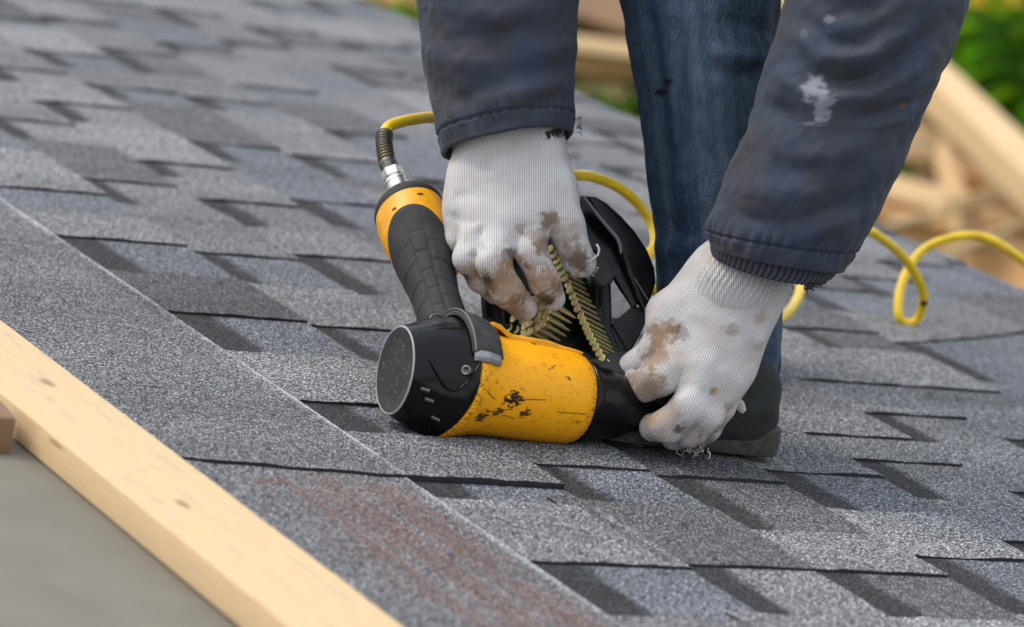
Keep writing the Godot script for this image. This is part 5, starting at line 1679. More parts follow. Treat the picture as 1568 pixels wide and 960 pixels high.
		c = c.lerp(Color(0.085, 0.08, 0.085), 0.25 * worn)
		var o: Vector3 = p - Vector3(0.3644, 0.3838, 0.6619)
		o -= SIGHT * o.dot(SIGHT)
		c = c.lerp(Color(0.16, 0.07, 0.02), 0.7 * smoothstep(1.0, 0.3, o.length() / 0.005))
		return c.lerp(white, k * 0.8) if SIGHT.dot(p - Vector3(0.3199, 0.3426, 0.5902)) > -0.02 else c
	folds = [
		[PackedVector3Array([Vector3(0.2599, 0.4365, 0.6474), Vector3(0.2769, 0.4119, 0.6541), Vector3(0.3042, 0.4013, 0.657), Vector3(0.3376, 0.4084, 0.6551), Vector3(0.3741, 0.4335, 0.6482), Vector3(0.4105, 0.4628, 0.6401)]), 0.0100, -0.0115],
		[PackedVector3Array([Vector3(0.2648, 0.4084, 0.6551), Vector3(0.2903, 0.3908, 0.6599), Vector3(0.3316, 0.392, 0.6596), Vector3(0.371, 0.4119, 0.6541), Vector3(0.4075, 0.4423, 0.6458)]), 0.0105, 0.0060],
		[PackedVector3Array([Vector3(0.2678, 0.4657, 0.6393), Vector3(0.2903, 0.4412, 0.6461), Vector3(0.3194, 0.4376, 0.647), Vector3(0.3559, 0.4599, 0.6409)]), 0.0095, -0.0080],
		[PackedVector3Array([Vector3(0.2769, 0.447, 0.6445), Vector3(0.3012, 0.4259, 0.6503), Vector3(0.3346, 0.4271, 0.6499), Vector3(0.3801, 0.457, 0.6417)]), 0.0095, 0.0060],
		[PackedVector3Array([Vector3(0.2982, 0.4745, 0.6369), Vector3(0.3255, 0.4687, 0.6385), Vector3(0.3619, 0.4892, 0.6329)]), 0.010, -0.007],
		[PackedVector3Array([Vector3(0.3134, 0.3709, 0.6654), Vector3(0.3498, 0.3768, 0.6638), Vector3(0.3935, 0.4013, 0.657)]), 0.0080, -0.0055], [PackedVector3Array([Vector3(0.3437, 0.3838, 0.6619), Vector3(0.371, 0.392, 0.6596), Vector3(0.3984, 0.4119, 0.6541)]), 0.0060, 0.0040], [PackedVector3Array([Vector3(0.3316, 0.365, 0.667), Vector3(0.3619, 0.3709, 0.6654), Vector3(0.3893, 0.3896, 0.6603)]), 0.0065, 0.0040],
		[PackedVector3Array([Vector3(0.2314, 0.3896, 0.6603), Vector3(0.2526, 0.3768, 0.6638), Vector3(0.2678, 0.3574, 0.6691)]), 0.010, -0.0060], [PackedVector3Array([Vector3(0.2435, 0.416, 0.653), Vector3(0.2617, 0.4025, 0.6567), Vector3(0.28, 0.3809, 0.6627)]), 0.009, 0.0040],
		[PackedVector3Array([Vector3(0.2526, 0.3416, 0.6735), Vector3(0.2951, 0.3323, 0.6761), Vector3(0.3498, 0.3574, 0.6691)]), 0.014, 0.0045], [PackedVector3Array([Vector3(0.2405, 0.3311, 0.6764), Vector3(0.2769, 0.3241, 0.6783), Vector3(0.3134, 0.3311, 0.6764)]), 0.011, -0.0035],
		[PackedVector3Array([Vector3(0.198, 0.296, 0.6861), Vector3(0.2223, 0.2813, 0.6901), Vector3(0.2587, 0.2714, 0.6928)]), 0.010, -0.0040], [PackedVector3Array([Vector3(0.2587, 0.2755, 0.6917), Vector3(0.2951, 0.2901, 0.6877), Vector3(0.3376, 0.3018, 0.6844)]), 0.010, -0.0045], [PackedVector3Array([Vector3(0.2648, 0.2597, 0.696), Vector3(0.2982, 0.2755, 0.6917), Vector3(0.3255, 0.2813, 0.6901)]), 0.009, 0.0038], [PackedVector3Array([Vector3(0.2162, 0.3135, 0.6812), Vector3(0.2466, 0.3018, 0.6844), Vector3(0.2891, 0.3047, 0.6836)]), 0.012, 0.0035]]
	rings = [[Vector3(0.3275, 0.6355, 0.3333), Vector3(0.4764, 0.6355, 0.3333), 0.078], [Vector3(0.3017, 0.5522, 0.4599), Vector3(0.4709, 0.5522, 0.4599), 0.085], [Vector3(0.273, 0.5004, 0.5261), Vector3(0.4512, 0.5004, 0.5261), 0.086], [Vector3(0.2601, 0.4612, 0.5524), Vector3(0.4346, 0.4612, 0.5524), 0.086], [Vector3(0.2467, 0.4255, 0.5695), Vector3(0.4208, 0.4219, 0.5705), 0.084], [Vector3(0.2364, 0.3909, 0.5852), Vector3(0.4034, 0.3861, 0.5866), 0.082], [Vector3(0.2213, 0.3512, 0.6003), Vector3(0.3832, 0.3452, 0.602), 0.078], [Vector3(0.204, 0.3083, 0.6121), Vector3(0.361, 0.2964, 0.6154), 0.076], [Vector3(0.1904, 0.2749, 0.6213), Vector3(0.3412, 0.2582, 0.6259), 0.073], [Vector3(0.1849, 0.2542, 0.625), Vector3(0.3265, 0.2339, 0.6305), 0.070], [Vector3(0.1869, 0.2394, 0.627), Vector3(0.3168, 0.2167, 0.6332), 0.066]]
	part("sleeve", cloth_tube(rings, 240, 340, folds, seamed.call(0.5390), painted, 0.0035, Vector2(0.05, 0.05)), M.jacket, jacket)
	# ribbed knit inside the left cuff
	wrist = [[Vector3(0.1969, 0.2482, 0.6214), Vector3(0.3053, 0.2255, 0.6277), 0.050], [Vector3(0.1896, 0.2393, 0.6218), Vector3(0.3061, 0.213, 0.629), 0.054], [Vector3(0.1897, 0.2316, 0.6218), Vector3(0.2963, 0.2065, 0.6287), 0.052]]
	part("ribbed_cuff", cloth_tube(wrist, 300, 24, [], func(run: float, a: float, p: Vector3) -> float: return 0.0016 * sin(a * 62.0) + 0.0008 * fine.get_noise_3dv(p * 1500.0), func(p: Vector3, run: float, a: float) -> Color: return Color(0.066, 0.070, 0.090) * (0.85 + 0.35 * sin(a * 62.0)), 0.0022, Vector2(0.03, 0.03)), M.ribbing, jacket)
	m = Mesher.new()
	for k in 34:
		var c := Vector3(0.2738, 0.2134, 0.6829).lerp(Vector3(0.2949, 0.2114, 0.6471), k / 33.0)
		tube_path(smooth_path([c + Vector3(0, 0.002, 0), c + Vector3(rng.randf_range(-0.002, 0.003), -0.002, 0), c + Vector3(rng.randf_range(-0.003, 0.005), rng.randf_range(-0.006, 0.0), rng.randf_range(-0.002, 0.002))], 3), [0.0005], 4, m)
	part("frayed_lining", m.mesh(), M.lining, jacket)

	# jeans: one leg seen, the other straight behind it
	var denim := func(p: Vector3, run: float, a: float) -> Color:
		var streak := broad.get_noise_3d(a * 260.0, run * 90.0, 5.0)
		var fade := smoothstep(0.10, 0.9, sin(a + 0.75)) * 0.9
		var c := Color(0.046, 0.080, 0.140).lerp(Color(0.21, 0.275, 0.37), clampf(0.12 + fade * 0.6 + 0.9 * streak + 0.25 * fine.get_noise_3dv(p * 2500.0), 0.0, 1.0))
		for s in [[Vector3(0.1514, 0.3868, 0.5573), 0.0055], [Vector3(0.1483, 0.3778, 0.5598), 0.0048], [Vector3(0.1433, 0.3778, 0.5598), 0.004]]:
			var q: Vector3 = p - s[0]
			q -= SIGHT * q.dot(SIGHT)
			c = c.lerp(Color(0.022, 0.014, 0.009), 0.9 * smoothstep(1.1, 0.4, q.length() / s[1] + 0.5 * fine.get_noise_3dv(p * 5000.0)))
		return c
	folds = [
		[PackedVector3Array([Vector3(0.1533, 0.4703, 0.5343), Vector3(0.1583, 0.3862, 0.5575), Vector3(0.1645, 0.3021, 0.5806), Vector3(0.1627, 0.218, 0.6038)]), 0.0045, 0.0035], [PackedVector3Array([Vector3(0.1689, 0.4703, 0.5343), Vector3(0.1708, 0.3922, 0.5558), Vector3(0.172, 0.3201, 0.5757)]), 0.005, -0.0035], [PackedVector3Array([Vector3(0.1147, 0.4703, 0.5343), Vector3(0.1253, 0.3862, 0.5575), Vector3(0.1365, 0.3081, 0.579), Vector3(0.1421, 0.23, 0.6005)]), 0.0045, 0.0028],
		[PackedVector3Array([Vector3(0.1969, 0.4463, 0.5409), Vector3(0.2281, 0.4433, 0.5418), Vector3(0.2593, 0.4313, 0.5451)]), 0.009, -0.007], [PackedVector3Array([Vector3(0.1907, 0.4162, 0.5492), Vector3(0.2219, 0.4072, 0.5517), Vector3(0.253, 0.4102, 0.5509)]), 0.010, 0.006], [PackedVector3Array([Vector3(0.1876, 0.4012, 0.5533), Vector3(0.2219, 0.3952, 0.555), Vector3(0.253, 0.3982, 0.5542)]), 0.009, -0.006],
		[PackedVector3Array([Vector3(0.172, 0.3682, 0.5624), Vector3(0.1907, 0.3381, 0.5707), Vector3(0.2156, 0.3021, 0.5806)]), 0.010, -0.0055], [PackedVector3Array([Vector3(0.1596, 0.3742, 0.5608), Vector3(0.1782, 0.3441, 0.5691), Vector3(0.1938, 0.3231, 0.5749)]), 0.009, 0.0045], [PackedVector3Array([Vector3(0.1409, 0.26, 0.5922), Vector3(0.1596, 0.248, 0.5955), Vector3(0.1814, 0.251, 0.5947)]), 0.010, -0.004], [PackedVector3Array([Vector3(0.1377, 0.239, 0.598), Vector3(0.1533, 0.227, 0.6013), Vector3(0.1782, 0.23, 0.6005)]), 0.010, 0.004], [PackedVector3Array([Vector3(0.253, 0.1759, 0.6154), Vector3(0.2562, 0.1458, 0.6237), Vector3(0.2468, 0.1218, 0.6303)]), 0.008, 0.004]]
	rings = [[Vector3(0.1244, 0.8455, 0.0162), Vector3(0.3271, 0.8455, 0.0162), 0.105], [Vector3(0.0966, 0.6547, 0.2346), Vector3(0.2852, 0.6547, 0.2346), 0.098], [Vector3(0.0917, 0.5198, 0.3444), Vector3(0.2706, 0.5198, 0.3444), 0.09], [Vector3(0.1061, 0.4296, 0.39), Vector3(0.2654, 0.4296, 0.39), 0.083], [Vector3(0.1233, 0.3381, 0.4255), Vector3(0.2621, 0.3381, 0.4255), 0.077], [Vector3(0.1341, 0.2708, 0.4492), Vector3(0.2618, 0.2708, 0.4492), 0.072], [Vector3(0.141, 0.1975, 0.4746), Vector3(0.2647, 0.1975, 0.4746), 0.068], [Vector3(0.1439, 0.1442, 0.4996), Vector3(0.2666, 0.1442, 0.4996), 0.066], [Vector3(0.1449, 0.1092, 0.5176), Vector3(0.2642, 0.1154, 0.5159), 0.064], [Vector3(0.1459, 0.0803, 0.5328), Vector3(0.2656, 0.0951, 0.5287), 0.066], [Vector3(0.1496, 0.0657, 0.542), Vector3(0.2614, 0.0829, 0.5373), 0.066]]
	var ruck := func(run: float, a: float, p: Vector3) -> float: return 0.0035 * broad.get_noise_3dv(p * 1300.0) + 0.0014 * fine.get_noise_3d(p.x * 1500.0, p.y * 500.0, p.z * 1500.0)
	var jeans := Node3D.new()
	jeans.name = "jeans"
	person.add_child(jeans)
	jeans.position = Vector3(0, 0.2, 0)
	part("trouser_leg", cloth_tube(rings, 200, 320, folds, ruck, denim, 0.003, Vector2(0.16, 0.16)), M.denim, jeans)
	var other := [[Vector3(0.1373, 0.8187, -0.3084), Vector3(0.3404, 0.8187, -0.3084), 0.10], [Vector3(0.1452, 0.6042, -0.1456), Vector3(0.3005, 0.6042, -0.1456), 0.09], [Vector3(0.1543, 0.3492, -0.0235), Vector3(0.2793, 0.3492, -0.0235), 0.075], [Vector3(0.1722, 0.1701, 0.0258), Vector3(0.2793, 0.1701, 0.0258), 0.066], [Vector3(0.1757, 0.0461, 0.0599), Vector3(0.2772, 0.0461, 0.0599), 0.062], [Vector3(0.1757, 0.0048, 0.0713), Vector3(0.2793, 0.0048, 0.0713), 0.062]]
	part("trouser_leg", cloth_tube(other, 60, 60, [], ruck, denim, 0.003, Vector2(0.11, 0.11)), M.denim, jeans)

	# shoes
	shoe(person, roof_point(-0.608, -0.056, 0.0126), Vector2(0.05, -0.999).normalized(), true)
	shoe(person, Vector3(0.2273, -0.0277, 0.0483), Vector2(-0.80, -0.60).normalized(), false)

	# what is above the picture: shoulders, back and a bowed head
	var plain := func(_p: Vector3) -> Color: return Color(0.043, 0.045, 0.063)
	part("back_panel", flesh([[0, Vector3(0.1484, 0.8057, 0.0271), Vector3(0.1669, 0.833, -0.3123), 0.13, 0.14], [0, Vector3(0.3187, 0.8076, 0.0473), Vector3(0.3071, 0.833, -0.3123), 0.13, 0.14], [0, Vector3(0.0634, 0.6879, 0.2359), Vector3(0.0782, 0.7611, 0.1224), 0.075, 0.10], [0, Vector3(0.4049, 0.6753, 0.2912), Vector3(0.3799, 0.7632, 0.1425), 0.08, 0.10], [0, Vector3(0.2255, 0.7891, 0.1354), Vector3(0.2423, 0.8305, -0.3428), 0.13, 0.14]], 0.012, 0.10, 0.05, [], 0.003, plain), M.jacket, jacket)
	var head := flesh([[0, Vector3(0.2278, 0.7717, 0.2232), Vector3(0.2223, 0.7326, 0.3376), 0.058, 0.058], [0, Vector3(0.2201, 0.7312, 0.3795), Vector3(0.2173, 0.7069, 0.4381), 0.082, 0.078], [0, Vector3(0.2195, 0.6896, 0.4014), Vector3(0.2201, 0.6711, 0.3961), 0.055, 0.045], [0, Vector3(0.2141, 0.7023, 0.4995), Vector3(0.2139, 0.6957, 0.5055), 0.012, 0.015], [0, Vector3(0.1624, 0.714, 0.3946), Vector3(0.1637, 0.7018, 0.398), 0.018, 0.014], [0, Vector3(0.2766, 0.714, 0.3946), Vector3(0.2753, 0.7018, 0.398), 0.018, 0.014]], 0.007, 0.025, 0.02, [[Vector3(0.198, 0.711, 0.5096), Vector3(0.1999, 0.7104, 0.5097), 0.014, 0.006], [Vector3(0.2289, 0.711, 0.5096), Vector3(0.227, 0.7104, 0.5097), 0.014, 0.006], [Vector3(0.2079, 0.6705, 0.4481), Vector3(0.2267, 0.6705, 0.4481), 0.006, 0.004]], 0.0, func(_p: Vector3) -> Color: return Color.WHITE)
	part("body", head, M.skin, person)
	part("knitted_cap", flesh([[0, Vector3(0.2201, 0.7465, 0.3753), Vector3(0.2184, 0.7317, 0.4105), 0.090, 0.090]], 0.008, 0.02, 0.02, [], 0.001, func(_p: Vector3) -> Color: return Color(0.06, 0.06, 0.07)), M.jacket, person)


# outline points of a sole: x across, y forward from the heel centre; inner edge bulges less
func sole_outline(grow: float) -> Array:
	var half := [[-0.043, 0.0], [-0.041, 0.018], [-0.036, 0.030], [-0.020, 0.038], [0.01, 0.040], [0.045, 0.038], [0.085, 0.038], [0.12, 0.040], [0.15, 0.037], [0.18, 0.030], [0.205, 0.022], [0.222, 0.012], [0.228, 0.0]]
	var out := []
	for p in half:
		out.append(Vector2(p[1] + grow * (1.0 if p[1] > 0.001 else 0.0), p[0] + (grow if p[0] > 0.215 else -grow if p[0] < -0.04 else 0.0)))
	for k in range(half.size() - 2, 0, -1):
		out.append(Vector2(-half[k][1] * 0.97 - grow, half[k][0]))
	return out


func shoe(person: Node3D, heel: Vector3, way: Vector2, close: bool) -> void:
	var fwd := (COURSE * way.x + SLOPE * way.y).normalized()
	var up := ROOF_N.normalized()
	var across := up.cross(fwd).normalized()
	var at := func(x: float, y: float, h: float) -> Vector3: return heel + across * x + fwd * y + up * h
	var root := Node3D.new()
	root.name = "shoe"
	person.add_child(root, true)
	root.position = heel - person.position
	var m := Mesher.new()
	var rows := []
	var cents := []
	for lv in [[0.0, -0.003], [0.0015, 0.0], [0.012, 0.0008], [0.0225, 0.0004], [0.0245, -0.0015], [0.0247, -0.010]]:
		var row := PackedVector3Array()
		var ring := sole_outline(lv[1])
		var closed := []
		for k in ring.size():
			closed.append(ring[k])
		closed.append(ring[0])
		for k in (closed.size() - 1) * 5 + 1:
			var q: Vector2 = lerp_row(closed, k / 5.0)
			var spring := 0.022 * pow(clampf((q.y - 0.12) / 0.12, 0.0, 1.0), 2.0)
			row.append(at.call(q.x, q.y, lv[0] * (1.0 + 0.15 * smoothstep(0.05, -0.03, q.y)) + spring))
		rows.append(row)
		cents.append(at.call(0.0, 0.11, lv[0]))
	m.grid(rows, [], [], cents)
	var base := m.vert(at.call(0.0, 0.10, 0.0))
	for k in rows[0].size() - 1:
		m.tri(base, m.vert(rows[0][k]), m.vert(rows[0][k + 1]))
	part("sole", m.mesh(), M.sole, root)
	var shade_of := func(p: Vector3) -> Color:
		var n := broad.get_noise_3dv(p * 2400.0)
		return Color(1, 1, 1) * (0.95 + 0.7 * n) + Color(0.25, 0.25, 0.22) * smoothstep(0.25, 0.6, fine.get_noise_3dv(p * 1700.0))
	var seams := []
	if close:
		seams = [[at.call(0.040, 0.022, 0.03), at.call(0.044, 0.012, 0.062), 0.0045, 0.0030], [at.call(0.044, 0.012, 0.062), at.call(0.036, -0.02, 0.085), 0.0045, 0.0030], [at.call(0.046, 0.035, 0.05), at.call(0.047, 0.075, 0.045), 0.006, -0.0025], [at.call(0.047, 0.03, 0.066), at.call(0.046, -0.01, 0.058), 0.005, 0.0026], [at.call(0.046, -0.035, 0.050), at.call(0.046, 0.06, 0.046), 0.007, -0.0022], [at.call(0.046, 0.04, 0.035), at.call(0.047, 0.11, 0.032), 0.004, 0.002]]
	var upper := [
		[0, at.call(0.0, 0.0, 0.042), at.call(0.0, -0.004, 0.058), 0.041, 0.036], [0, at.call(0.0, 0.03, 0.045), at.call(0.0, 0.02, 0.060), 0.042, 0.037],
		[0, at.call(0.0, 0.06, 0.046), at.call(0.0, 0.13, 0.040), 0.042, 0.037], [0, at.call(0.0, 0.06, 0.058), at.call(0.0, 0.13, 0.046), 0.030, 0.026],
		[0, at.call(0.010, 0.14, 0.032), at.call(0.006, 0.195, 0.032), 0.031, 0.025], [0, at.call(-0.010, 0.14, 0.032), at.call(-0.006, 0.190, 0.032), 0.031, 0.024],
		[0, at.call(0.012, 0.0, 0.030), at.call(0.012, 0.10, 0.030), 0.029, 0.028], [0, at.call(-0.012, 0.0, 0.030), at.call(-0.012, 0.10, 0.030), 0.028, 0.027]]
	part("upper", flesh(upper, 0.003 if close else 0.008, 0.018, 0.01, seams, 0.0012, shade_of), M.suede, root)
	m = Mesher.new()
	var line := PackedVector3Array()
	var ring := sole_outline(0.0012)
	for k in range(5, 11):
		for j in 4:
			var q: Vector2 = lerp_row(ring, k + j / 4.0)
			line.append(at.call(q.x, q.y, 0.0255 + 0.022 * pow(clampf((q.y - 0.14) / 0.12, 0.0, 1.0), 2.0)))
	tube_path(line, [0.0022], 6, m)
	part("welt_stripe", m.mesh(), M.stripe, root)
	if close:
		m = Mesher.new()
		slab(m, [Vector3(0.2109, 0.0891, 0.6341), Vector3(0.2159, 0.0927, 0.6331), Vector3(0.2222, 0.0867, 0.6347), Vector3(0.224, 0.0795, 0.6367), Vector3(0.2203, 0.0759, 0.6377), Vector3(0.2134, 0.0807, 0.6364)], 0.006, 0.002)
		part("tongue_tab", m.mesh(), M.tab_cloth, root)


# ---------------------------------------------------------------- the yard below the eave

func surroundings() -> void:
	var ground := Mesher.new()
	var rows := []
	for a in 61:
		var row := PackedVector3Array()
		for b in 61:
			var x := -60.0 + 2.0 * b
			var z := 12.0 - 3.0 * a
			row.append(Vector3(x, GROUND + 0.08 * broad.get_noise_2d(x * 20.0, z * 20.0), z))
		rows.append(row)
	ground.grid(rows, [], [], [Vector3.UP])
	var g := part("ground", ground.mesh(), M.soil, self)
	g.set_meta("kind", "structure")
	# grass and weeds
	var blade := Mesher.new()
	for k in 7:
		var a := TAU * k / 7.0 + 0.3
		var out := Vector3(cos(a), 0, sin(a))
		var across := Vector3(-sin(a), 0, cos(a)) * 0.022
		var ids := []
		for s in 4:
			var f := s / 3.0
			var p := out * (0.03 + 0.16 * f * f) + Vector3.UP * (0.34 - 0.03 * (k % 3)) * f * (1.0 - 0.25 * f)
			var w := 1.0 - 0.85 * f
			ids.append([blade.vert(p - across * w), blade.vert(p + across * w)])
		for s in 3:
			blade.quad(ids[s][0], ids[s][1], ids[s + 1][1], ids[s + 1][0])
	var tuft := blade.mesh(false)
	var mm := MultiMesh.new()
	mm.transform_format = MultiMesh.TRANSFORM_3D
	mm.use_colors = true
	mm.mesh = tuft
	mm.instance_count = 42000
	var r := RandomNumberGenerator.new()
	r.seed = 21
	for k in mm.instance_count:
		var z := -lerpf(8.0, 26.0, sqrt(r.randf()))
		var x := r.randf_range(-9.0, 11.0)
		var s := r.randf_range(0.5, 1.25) * (1.0 + 0.5 * broad.get_noise_2d(x * 90.0, z * 90.0))
		mm.set_instance_transform(k, Transform3D(Basis(Vector3.UP, r.randf() * TAU).scaled(Vector3.ONE * s), Vector3(x, GROUND, z)))
		var f := 0.75 + 0.7 * broad.get_noise_2d(x * 160.0, z * 160.0) + r.randf_range(-0.2, 0.35)
		mm.set_instance_color(k, Color(0.075 * f, 0.20 * f, 0.006 * f).lerp(Color(0.20, 0.28, 0.015), r.randf() * 0.3))
	var grass := MultiMeshInstance3D.new()
	grass.name = "grass"
	grass.multimesh = mm
	grass.material_override = M.leaf
	grass.set_meta("kind", "stuff")
	grass.set_meta("label", "bright green grass and weeds on the ground below the eave")
	grass.set_meta("category", "grass")
	add_child(grass)
	# leafy weeds, each a clump of its own
	var weed := thing("leafy_weed", "tall leafy green weed standing behind the timber pile, nearest the worker's sleeve", "weed", at_point(Vector3(2.074, -2.6, -13.37)), "weeds behind the timber pile")
	var m := Mesher.new()
	var st := Mesher.new()
	r.seed = 4
	for k in 9:
		var a := r.randf() * TAU
		var tip := Vector3(cos(a) * 0.28, r.randf_range(0.45, 0.95), sin(a) * 0.28)
		tube_path(smooth_path([Vector3(cos(a), 0, sin(a)) * 0.03, tip * 0.5 + Vector3(0, 0.08, 0), tip], 3), [0.007], 5, st)
		for l in 11:
			var f := 0.15 + 0.85 * l / 10.0
			var p := tip * f
			var b := r.randf() * TAU
			var d := Vector3(cos(b), r.randf_range(-0.25, 0.6), sin(b)).normalized()
			var w := d.cross(Vector3.UP).normalized() * r.randf_range(0.035, 0.06)
			var len_ := r.randf_range(0.10, 0.19)
			var c := Color(0.055, 0.20, 0.006).lerp(Color(0.26, 0.42, 0.010), r.randf() * r.randf() * 1.2)
			var i0 := m.vert(p, Vector2.ZERO, c)
			var i1 := m.vert(p + d * len_ * 0.5 + w, Vector2.ZERO, c)
			var i2 := m.vert(p + d * len_ + Vector3(0, -0.03, 0), Vector2.ZERO, c)
			var i3 := m.vert(p + d * len_ * 0.5 - w, Vector2.ZERO, c)
			m.quad(i0, i1, i2, i3)
	part("leaves", m.mesh(true, false), M.leaf, weed, true)
	part("stems", st.mesh(), M.stem, weed, true)
	var spots := [Vector3(2.199, -2.6, -12.97), Vector3(2.238, -2.6, -14.86), Vector3(2.314, -2.6, -14.24), Vector3(2.416, -2.6, -13.79), Vector3(2.289, -2.6, -16.23), Vector3(2.546, -2.6, -15.87), Vector3(2.018, -2.6, -14.24), Vector3(2.054, -2.6, -12.33), Vector3(2.172, -2.6, -11.85)]
	var which := ["second tall leafy weed behind the timber, at the right edge", "leafy weed at the top right, just below the yellow flower", "leafy weed right of the yellow flower", "pale leafy weed leaving the picture at the right", "leafy weed beside the sleeve at the top", "far leafy weed in the top right corner", "low leafy weed showing against the sleeve edge", "leafy weed directly behind the thick slanting beam", "leafy weed at the right edge behind the thick slanting beam"]
	for k in spots.size():
		var c: Node3D = weed.duplicate()
		c.name = numbered("leafy_weed")
		c.transform = Transform3D(Basis(Vector3.UP, k * 1.7).scaled(Vector3.ONE * (0.8 + 0.09 * k)), spots[k])
		c.set_meta("label", which[k])
		add_child(c)
	var fl := thing("yellow_flower", "blurred yellow dandelion flower among the greenery at the top right", "flower", at_point(Vector3(1.925, -2.6, -11.73)))
	m = Mesher.new()
	tube_path(smooth_path([Vector3.ZERO, Vector3(0.02, 0.2, 0), Vector3(0.0, 0.63, 0.05)], 4), [0.006], 6, m)
	part("stem", m.mesh(), M.stem, fl, true)
	m = Mesher.new()
	for ring in 3:
		for k in 16:
			var a := TAU * k / 16.0 + ring * 0.13
			var d := Vector3(cos(a), 0.25 + 0.35 * ring, sin(a)).normalized() * (0.13 - 0.02 * ring)
			var w := Vector3(-sin(a), 0, cos(a)) * 0.012
			var p := Vector3(0, 0.64 + 0.006 * ring, 0.05)
			m.quad(m.vert(p - w * 0.5), m.vert(p + d - w), m.vert(p + d * 1.08 + w), m.vert(p + w * 0.5))
	part("petals", m.mesh(false, false), mat(Color(0.85, 0.55, 0.01), 0.7), fl, true)
	# planks and beams thrown in a heap
	var list := [
		["beam", "thick pale beam slanting down to the right edge, topmost of the heap", Vector3(1.508, -1.98, -10.76), Vector3(1.793, -1.98, -8.344), 0.13, 0.15, "wood_pale"],
		["plank", "short pale plank end pointing right under the slanting beam", Vector3(1.113, -2.15, -10.2), Vector3(1.597, -2.18, -10.21), 0.13, 0.12, "wood"],
		["plank", "tan plank lying parallel below the thick slanting beam", Vector3(1.509, -2.25, -10.7), Vector3(1.904, -2.3, -9.091), 0.12, 0.06, "wood_orange"],
		["plank", "narrow pale plank standing steeply in the middle of the heap", Vector3(1.555, -2.14, -9.971), Vector3(1.571, -2.3, -9.27), 0.10, 0.05, "wood_pale"],
		["plank", "broad cream plank lying left in the heap beside the sleeve", Vector3(1.149, -2.24, -10.03), Vector3(1.575, -2.27, -9.616), 0.17, 0.09, "wood_pale"],
		["plank", "brownish plank beneath the broad cream plank", Vector3(1.136, -2.42, -10.44), Vector3(1.679, -2.46, -9.836), 0.14, 0.06, "wood_orange"],
		["plank", "pale plank end at the right edge above the lowest plank", Vector3(1.609, -2.3, -9.66), Vector3(2.017, -2.3, -9.27), 0.14, 0.06, "wood_pale"],
		["plank", "long orange plank just above the eave, lowest of the heap", Vector3(1.298, -2.46, -10.05), Vector3(2.033, -2.46, -9.019), 0.30, 0.20, "wood_orange"],
		["plank", "shaded plank under the heap behind the yellow hose loop", Vector3(1.274, -2.54, -10.62), Vector3(1.835, -2.54, -9.938), 0.22, 0.05, "wood_aged"],
		["lath", "thin pale lath lying across the lower planks at the right edge", Vector3(1.417, -2.2, -8.707), Vector3(1.806, -2.15, -9.06), 0.06, 0.03, "wood_pale"],
		["lath", "thin tan lath crossing under the steep plank", Vector3(1.289, -2.22, -9.201), Vector3(1.766, -2.18, -9.461), 0.06, 0.03, "wood"],
		["plank", "orange plank crossing the heap just left of the hose loop", Vector3(1.268, -2.3, -9.737), Vector3(1.573, -2.32, -9.532), 0.10, 0.04, "wood_orange"],
		["lath", "thin brown lath in shadow beneath the tan plank", Vector3(1.522, -2.38, -10.67), Vector3(1.835, -2.4, -9.226), 0.07, 0.03, "wood_aged"],
		["plank", "pale plank crossing over the steep plank toward the right edge", Vector3(1.509, -2.18, -9.291), Vector3(1.962, -2.12, -9.583), 0.11, 0.05, "wood_pale"],
		["plank", "tan plank whose end rests on the lowest orange plank", Vector3(1.433, -2.3, -9.952), Vector3(1.751, -2.36, -9.286), 0.10, 0.06, "wood"],
		["plank", "weathered brown plank in the gap under the thick slanting beam", Vector3(1.634, -2.32, -11.33), Vector3(1.904, -2.34, -9.426), 0.12, 0.05, "wood_aged"],
		["plank", "cream plank between the right sleeve and the jeans, upper of the stack", Vector3(0.0441, -2.26, -12.55), Vector3(0.7946, -2.26, -12.09), 0.16, 0.07, "wood_pale"],
		["plank", "tan plank between the right sleeve and the jeans, in the middle of the stack", Vector3(0.0444, -2.38, -12.64), Vector3(0.752, -2.38, -12.32), 0.20, 0.06, "wood_orange"],
		["plank", "pale plank nearest the eave between the right sleeve and the jeans", Vector3(0.0169, -2.5, -12.93), Vector3(0.5514, -2.5, -12.41), 0.22, 0.08, "wood_pale"],
		["plank", "dark brown plank end behind the stack at the top, left of the jeans", Vector3(0.3456, -2.25, -13.21), Vector3(0.6294, -2.25, -12.75), 0.26, 0.22, "wood_aged"],
		["plank", "orange plank at the top of the photograph beside the right sleeve", Vector3(-0.0116, -2.3, -13.49), Vector3(0.4333, -2.3, -13.28), 0.2, 0.10, "wood_orange"],
		["plank", "pale plank seen in the gap between the jeans and the left sleeve", Vector3(1.067, -2.3, -13.58), Vector3(1.373, -2.3, -13.37), 0.2, 0.10, "wood_pale"],
		["plank", "orange plank corner at the top beside the roof edge left of the right sleeve", Vector3(-0.8158, -2.45, -14.67), Vector3(-0.2835, -2.45, -14.19), 0.45, 0.16, "wood_orange"],
	]
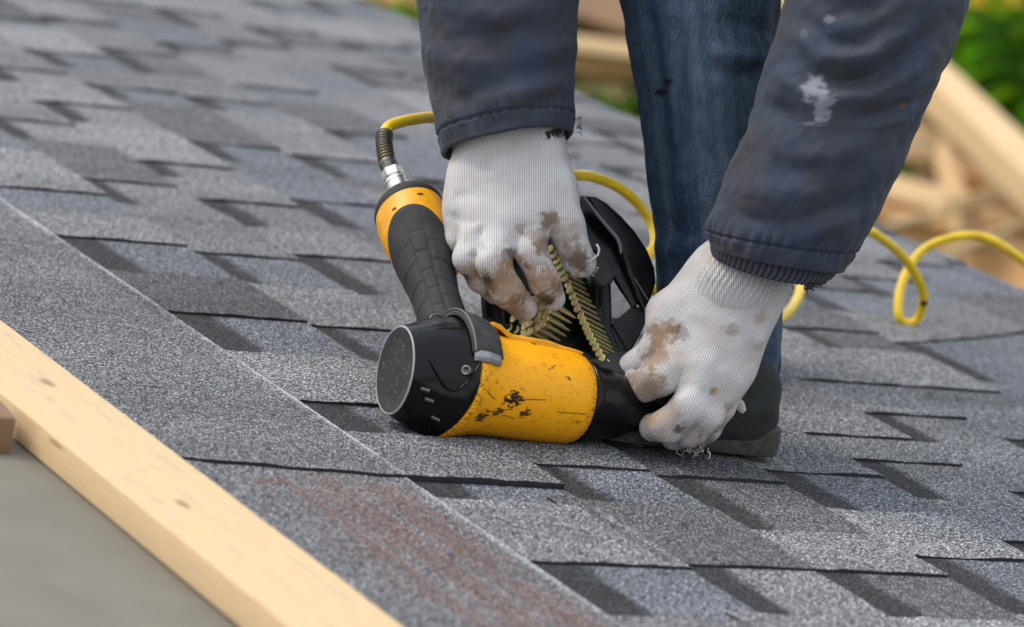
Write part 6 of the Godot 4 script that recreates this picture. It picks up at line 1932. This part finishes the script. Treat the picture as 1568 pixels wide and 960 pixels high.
	for p in list:
		var mid: Vector3 = (p[2] + p[3]) * 0.5
		var o := thing(p[0], p[1], "timber", at_point(Vector3(mid.x, GROUND, mid.z)), "timbers heaped in the yard")
		m = Mesher.new()
		beam(m, p[2], p[3], Vector3(0.15, 0.35, 1.0), p[4], p[5], 0.008, 2.0)
		part("timber", m.mesh(), M[p[6]], o)


func _ready() -> void:
	rng.seed = 11
	fine.seed = 3
	fine.frequency = 0.02
	fine.fractal_octaves = 3
	broad.seed = 8
	broad.frequency = 0.01
	broad.fractal_octaves = 3
	var cam := Camera3D.new()
	cam.name = "camera"
	var lens := CameraAttributesPhysical.new()
	lens.frustum_focal_length = 156.44
	lens.frustum_focus_distance = 3.86
	lens.frustum_near = 0.1
	lens.frustum_far = 400.0
	lens.exposure_aperture = 6.8
	cam.attributes = lens
	cam.position = Vector3(0, 1.2051, 4.3771)
	cam.rotation_degrees = Vector3(-15.393, 0, 0)
	add_child(cam)
	cam.fov = 8.774
	cam.near = 0.1
	cam.far = 400.0
	cam.current = true

	var env := Environment.new()
	var sky := ProceduralSkyMaterial.new()
	sky.sky_top_color = Color(0.86, 0.90, 0.96)
	sky.sky_horizon_color = Color(0.84, 0.86, 0.88)
	sky.sky_curve = 0.3
	sky.ground_bottom_color = Color(0.35, 0.35, 0.28)
	sky.ground_horizon_color = Color(0.5, 0.5, 0.45)
	sky.energy_multiplier = 1.02
	env.background_mode = Environment.BG_SKY
	env.sky = Sky.new()
	env.sky.sky_material = sky
	env.tonemap_mode = Environment.TONE_MAPPER_LINEAR
	env.tonemap_exposure = 1.6
	env.sdfgi_enabled = true
	env.ssao_enabled = true
	env.ssil_enabled = true
	var around := WorldEnvironment.new()
	around.name = "surroundings"
	around.environment = env
	add_child(around)
	var sun := DirectionalLight3D.new()
	sun.name = "sun"
	sun.light_energy = 0.5
	sun.light_angular_distance = 26.0
	sun.light_color = Color(1.0, 0.97, 0.93)
	sun.shadow_enabled = true
	sun.look_at_from_position(Vector3(-0.72, 1.15, -0.32), Vector3.ZERO)
	add_child(sun)

	materials()
	rng.seed = 11
	roof()
	surroundings()
	batten()
	nailer()
	nails()
	hose()
	worker()
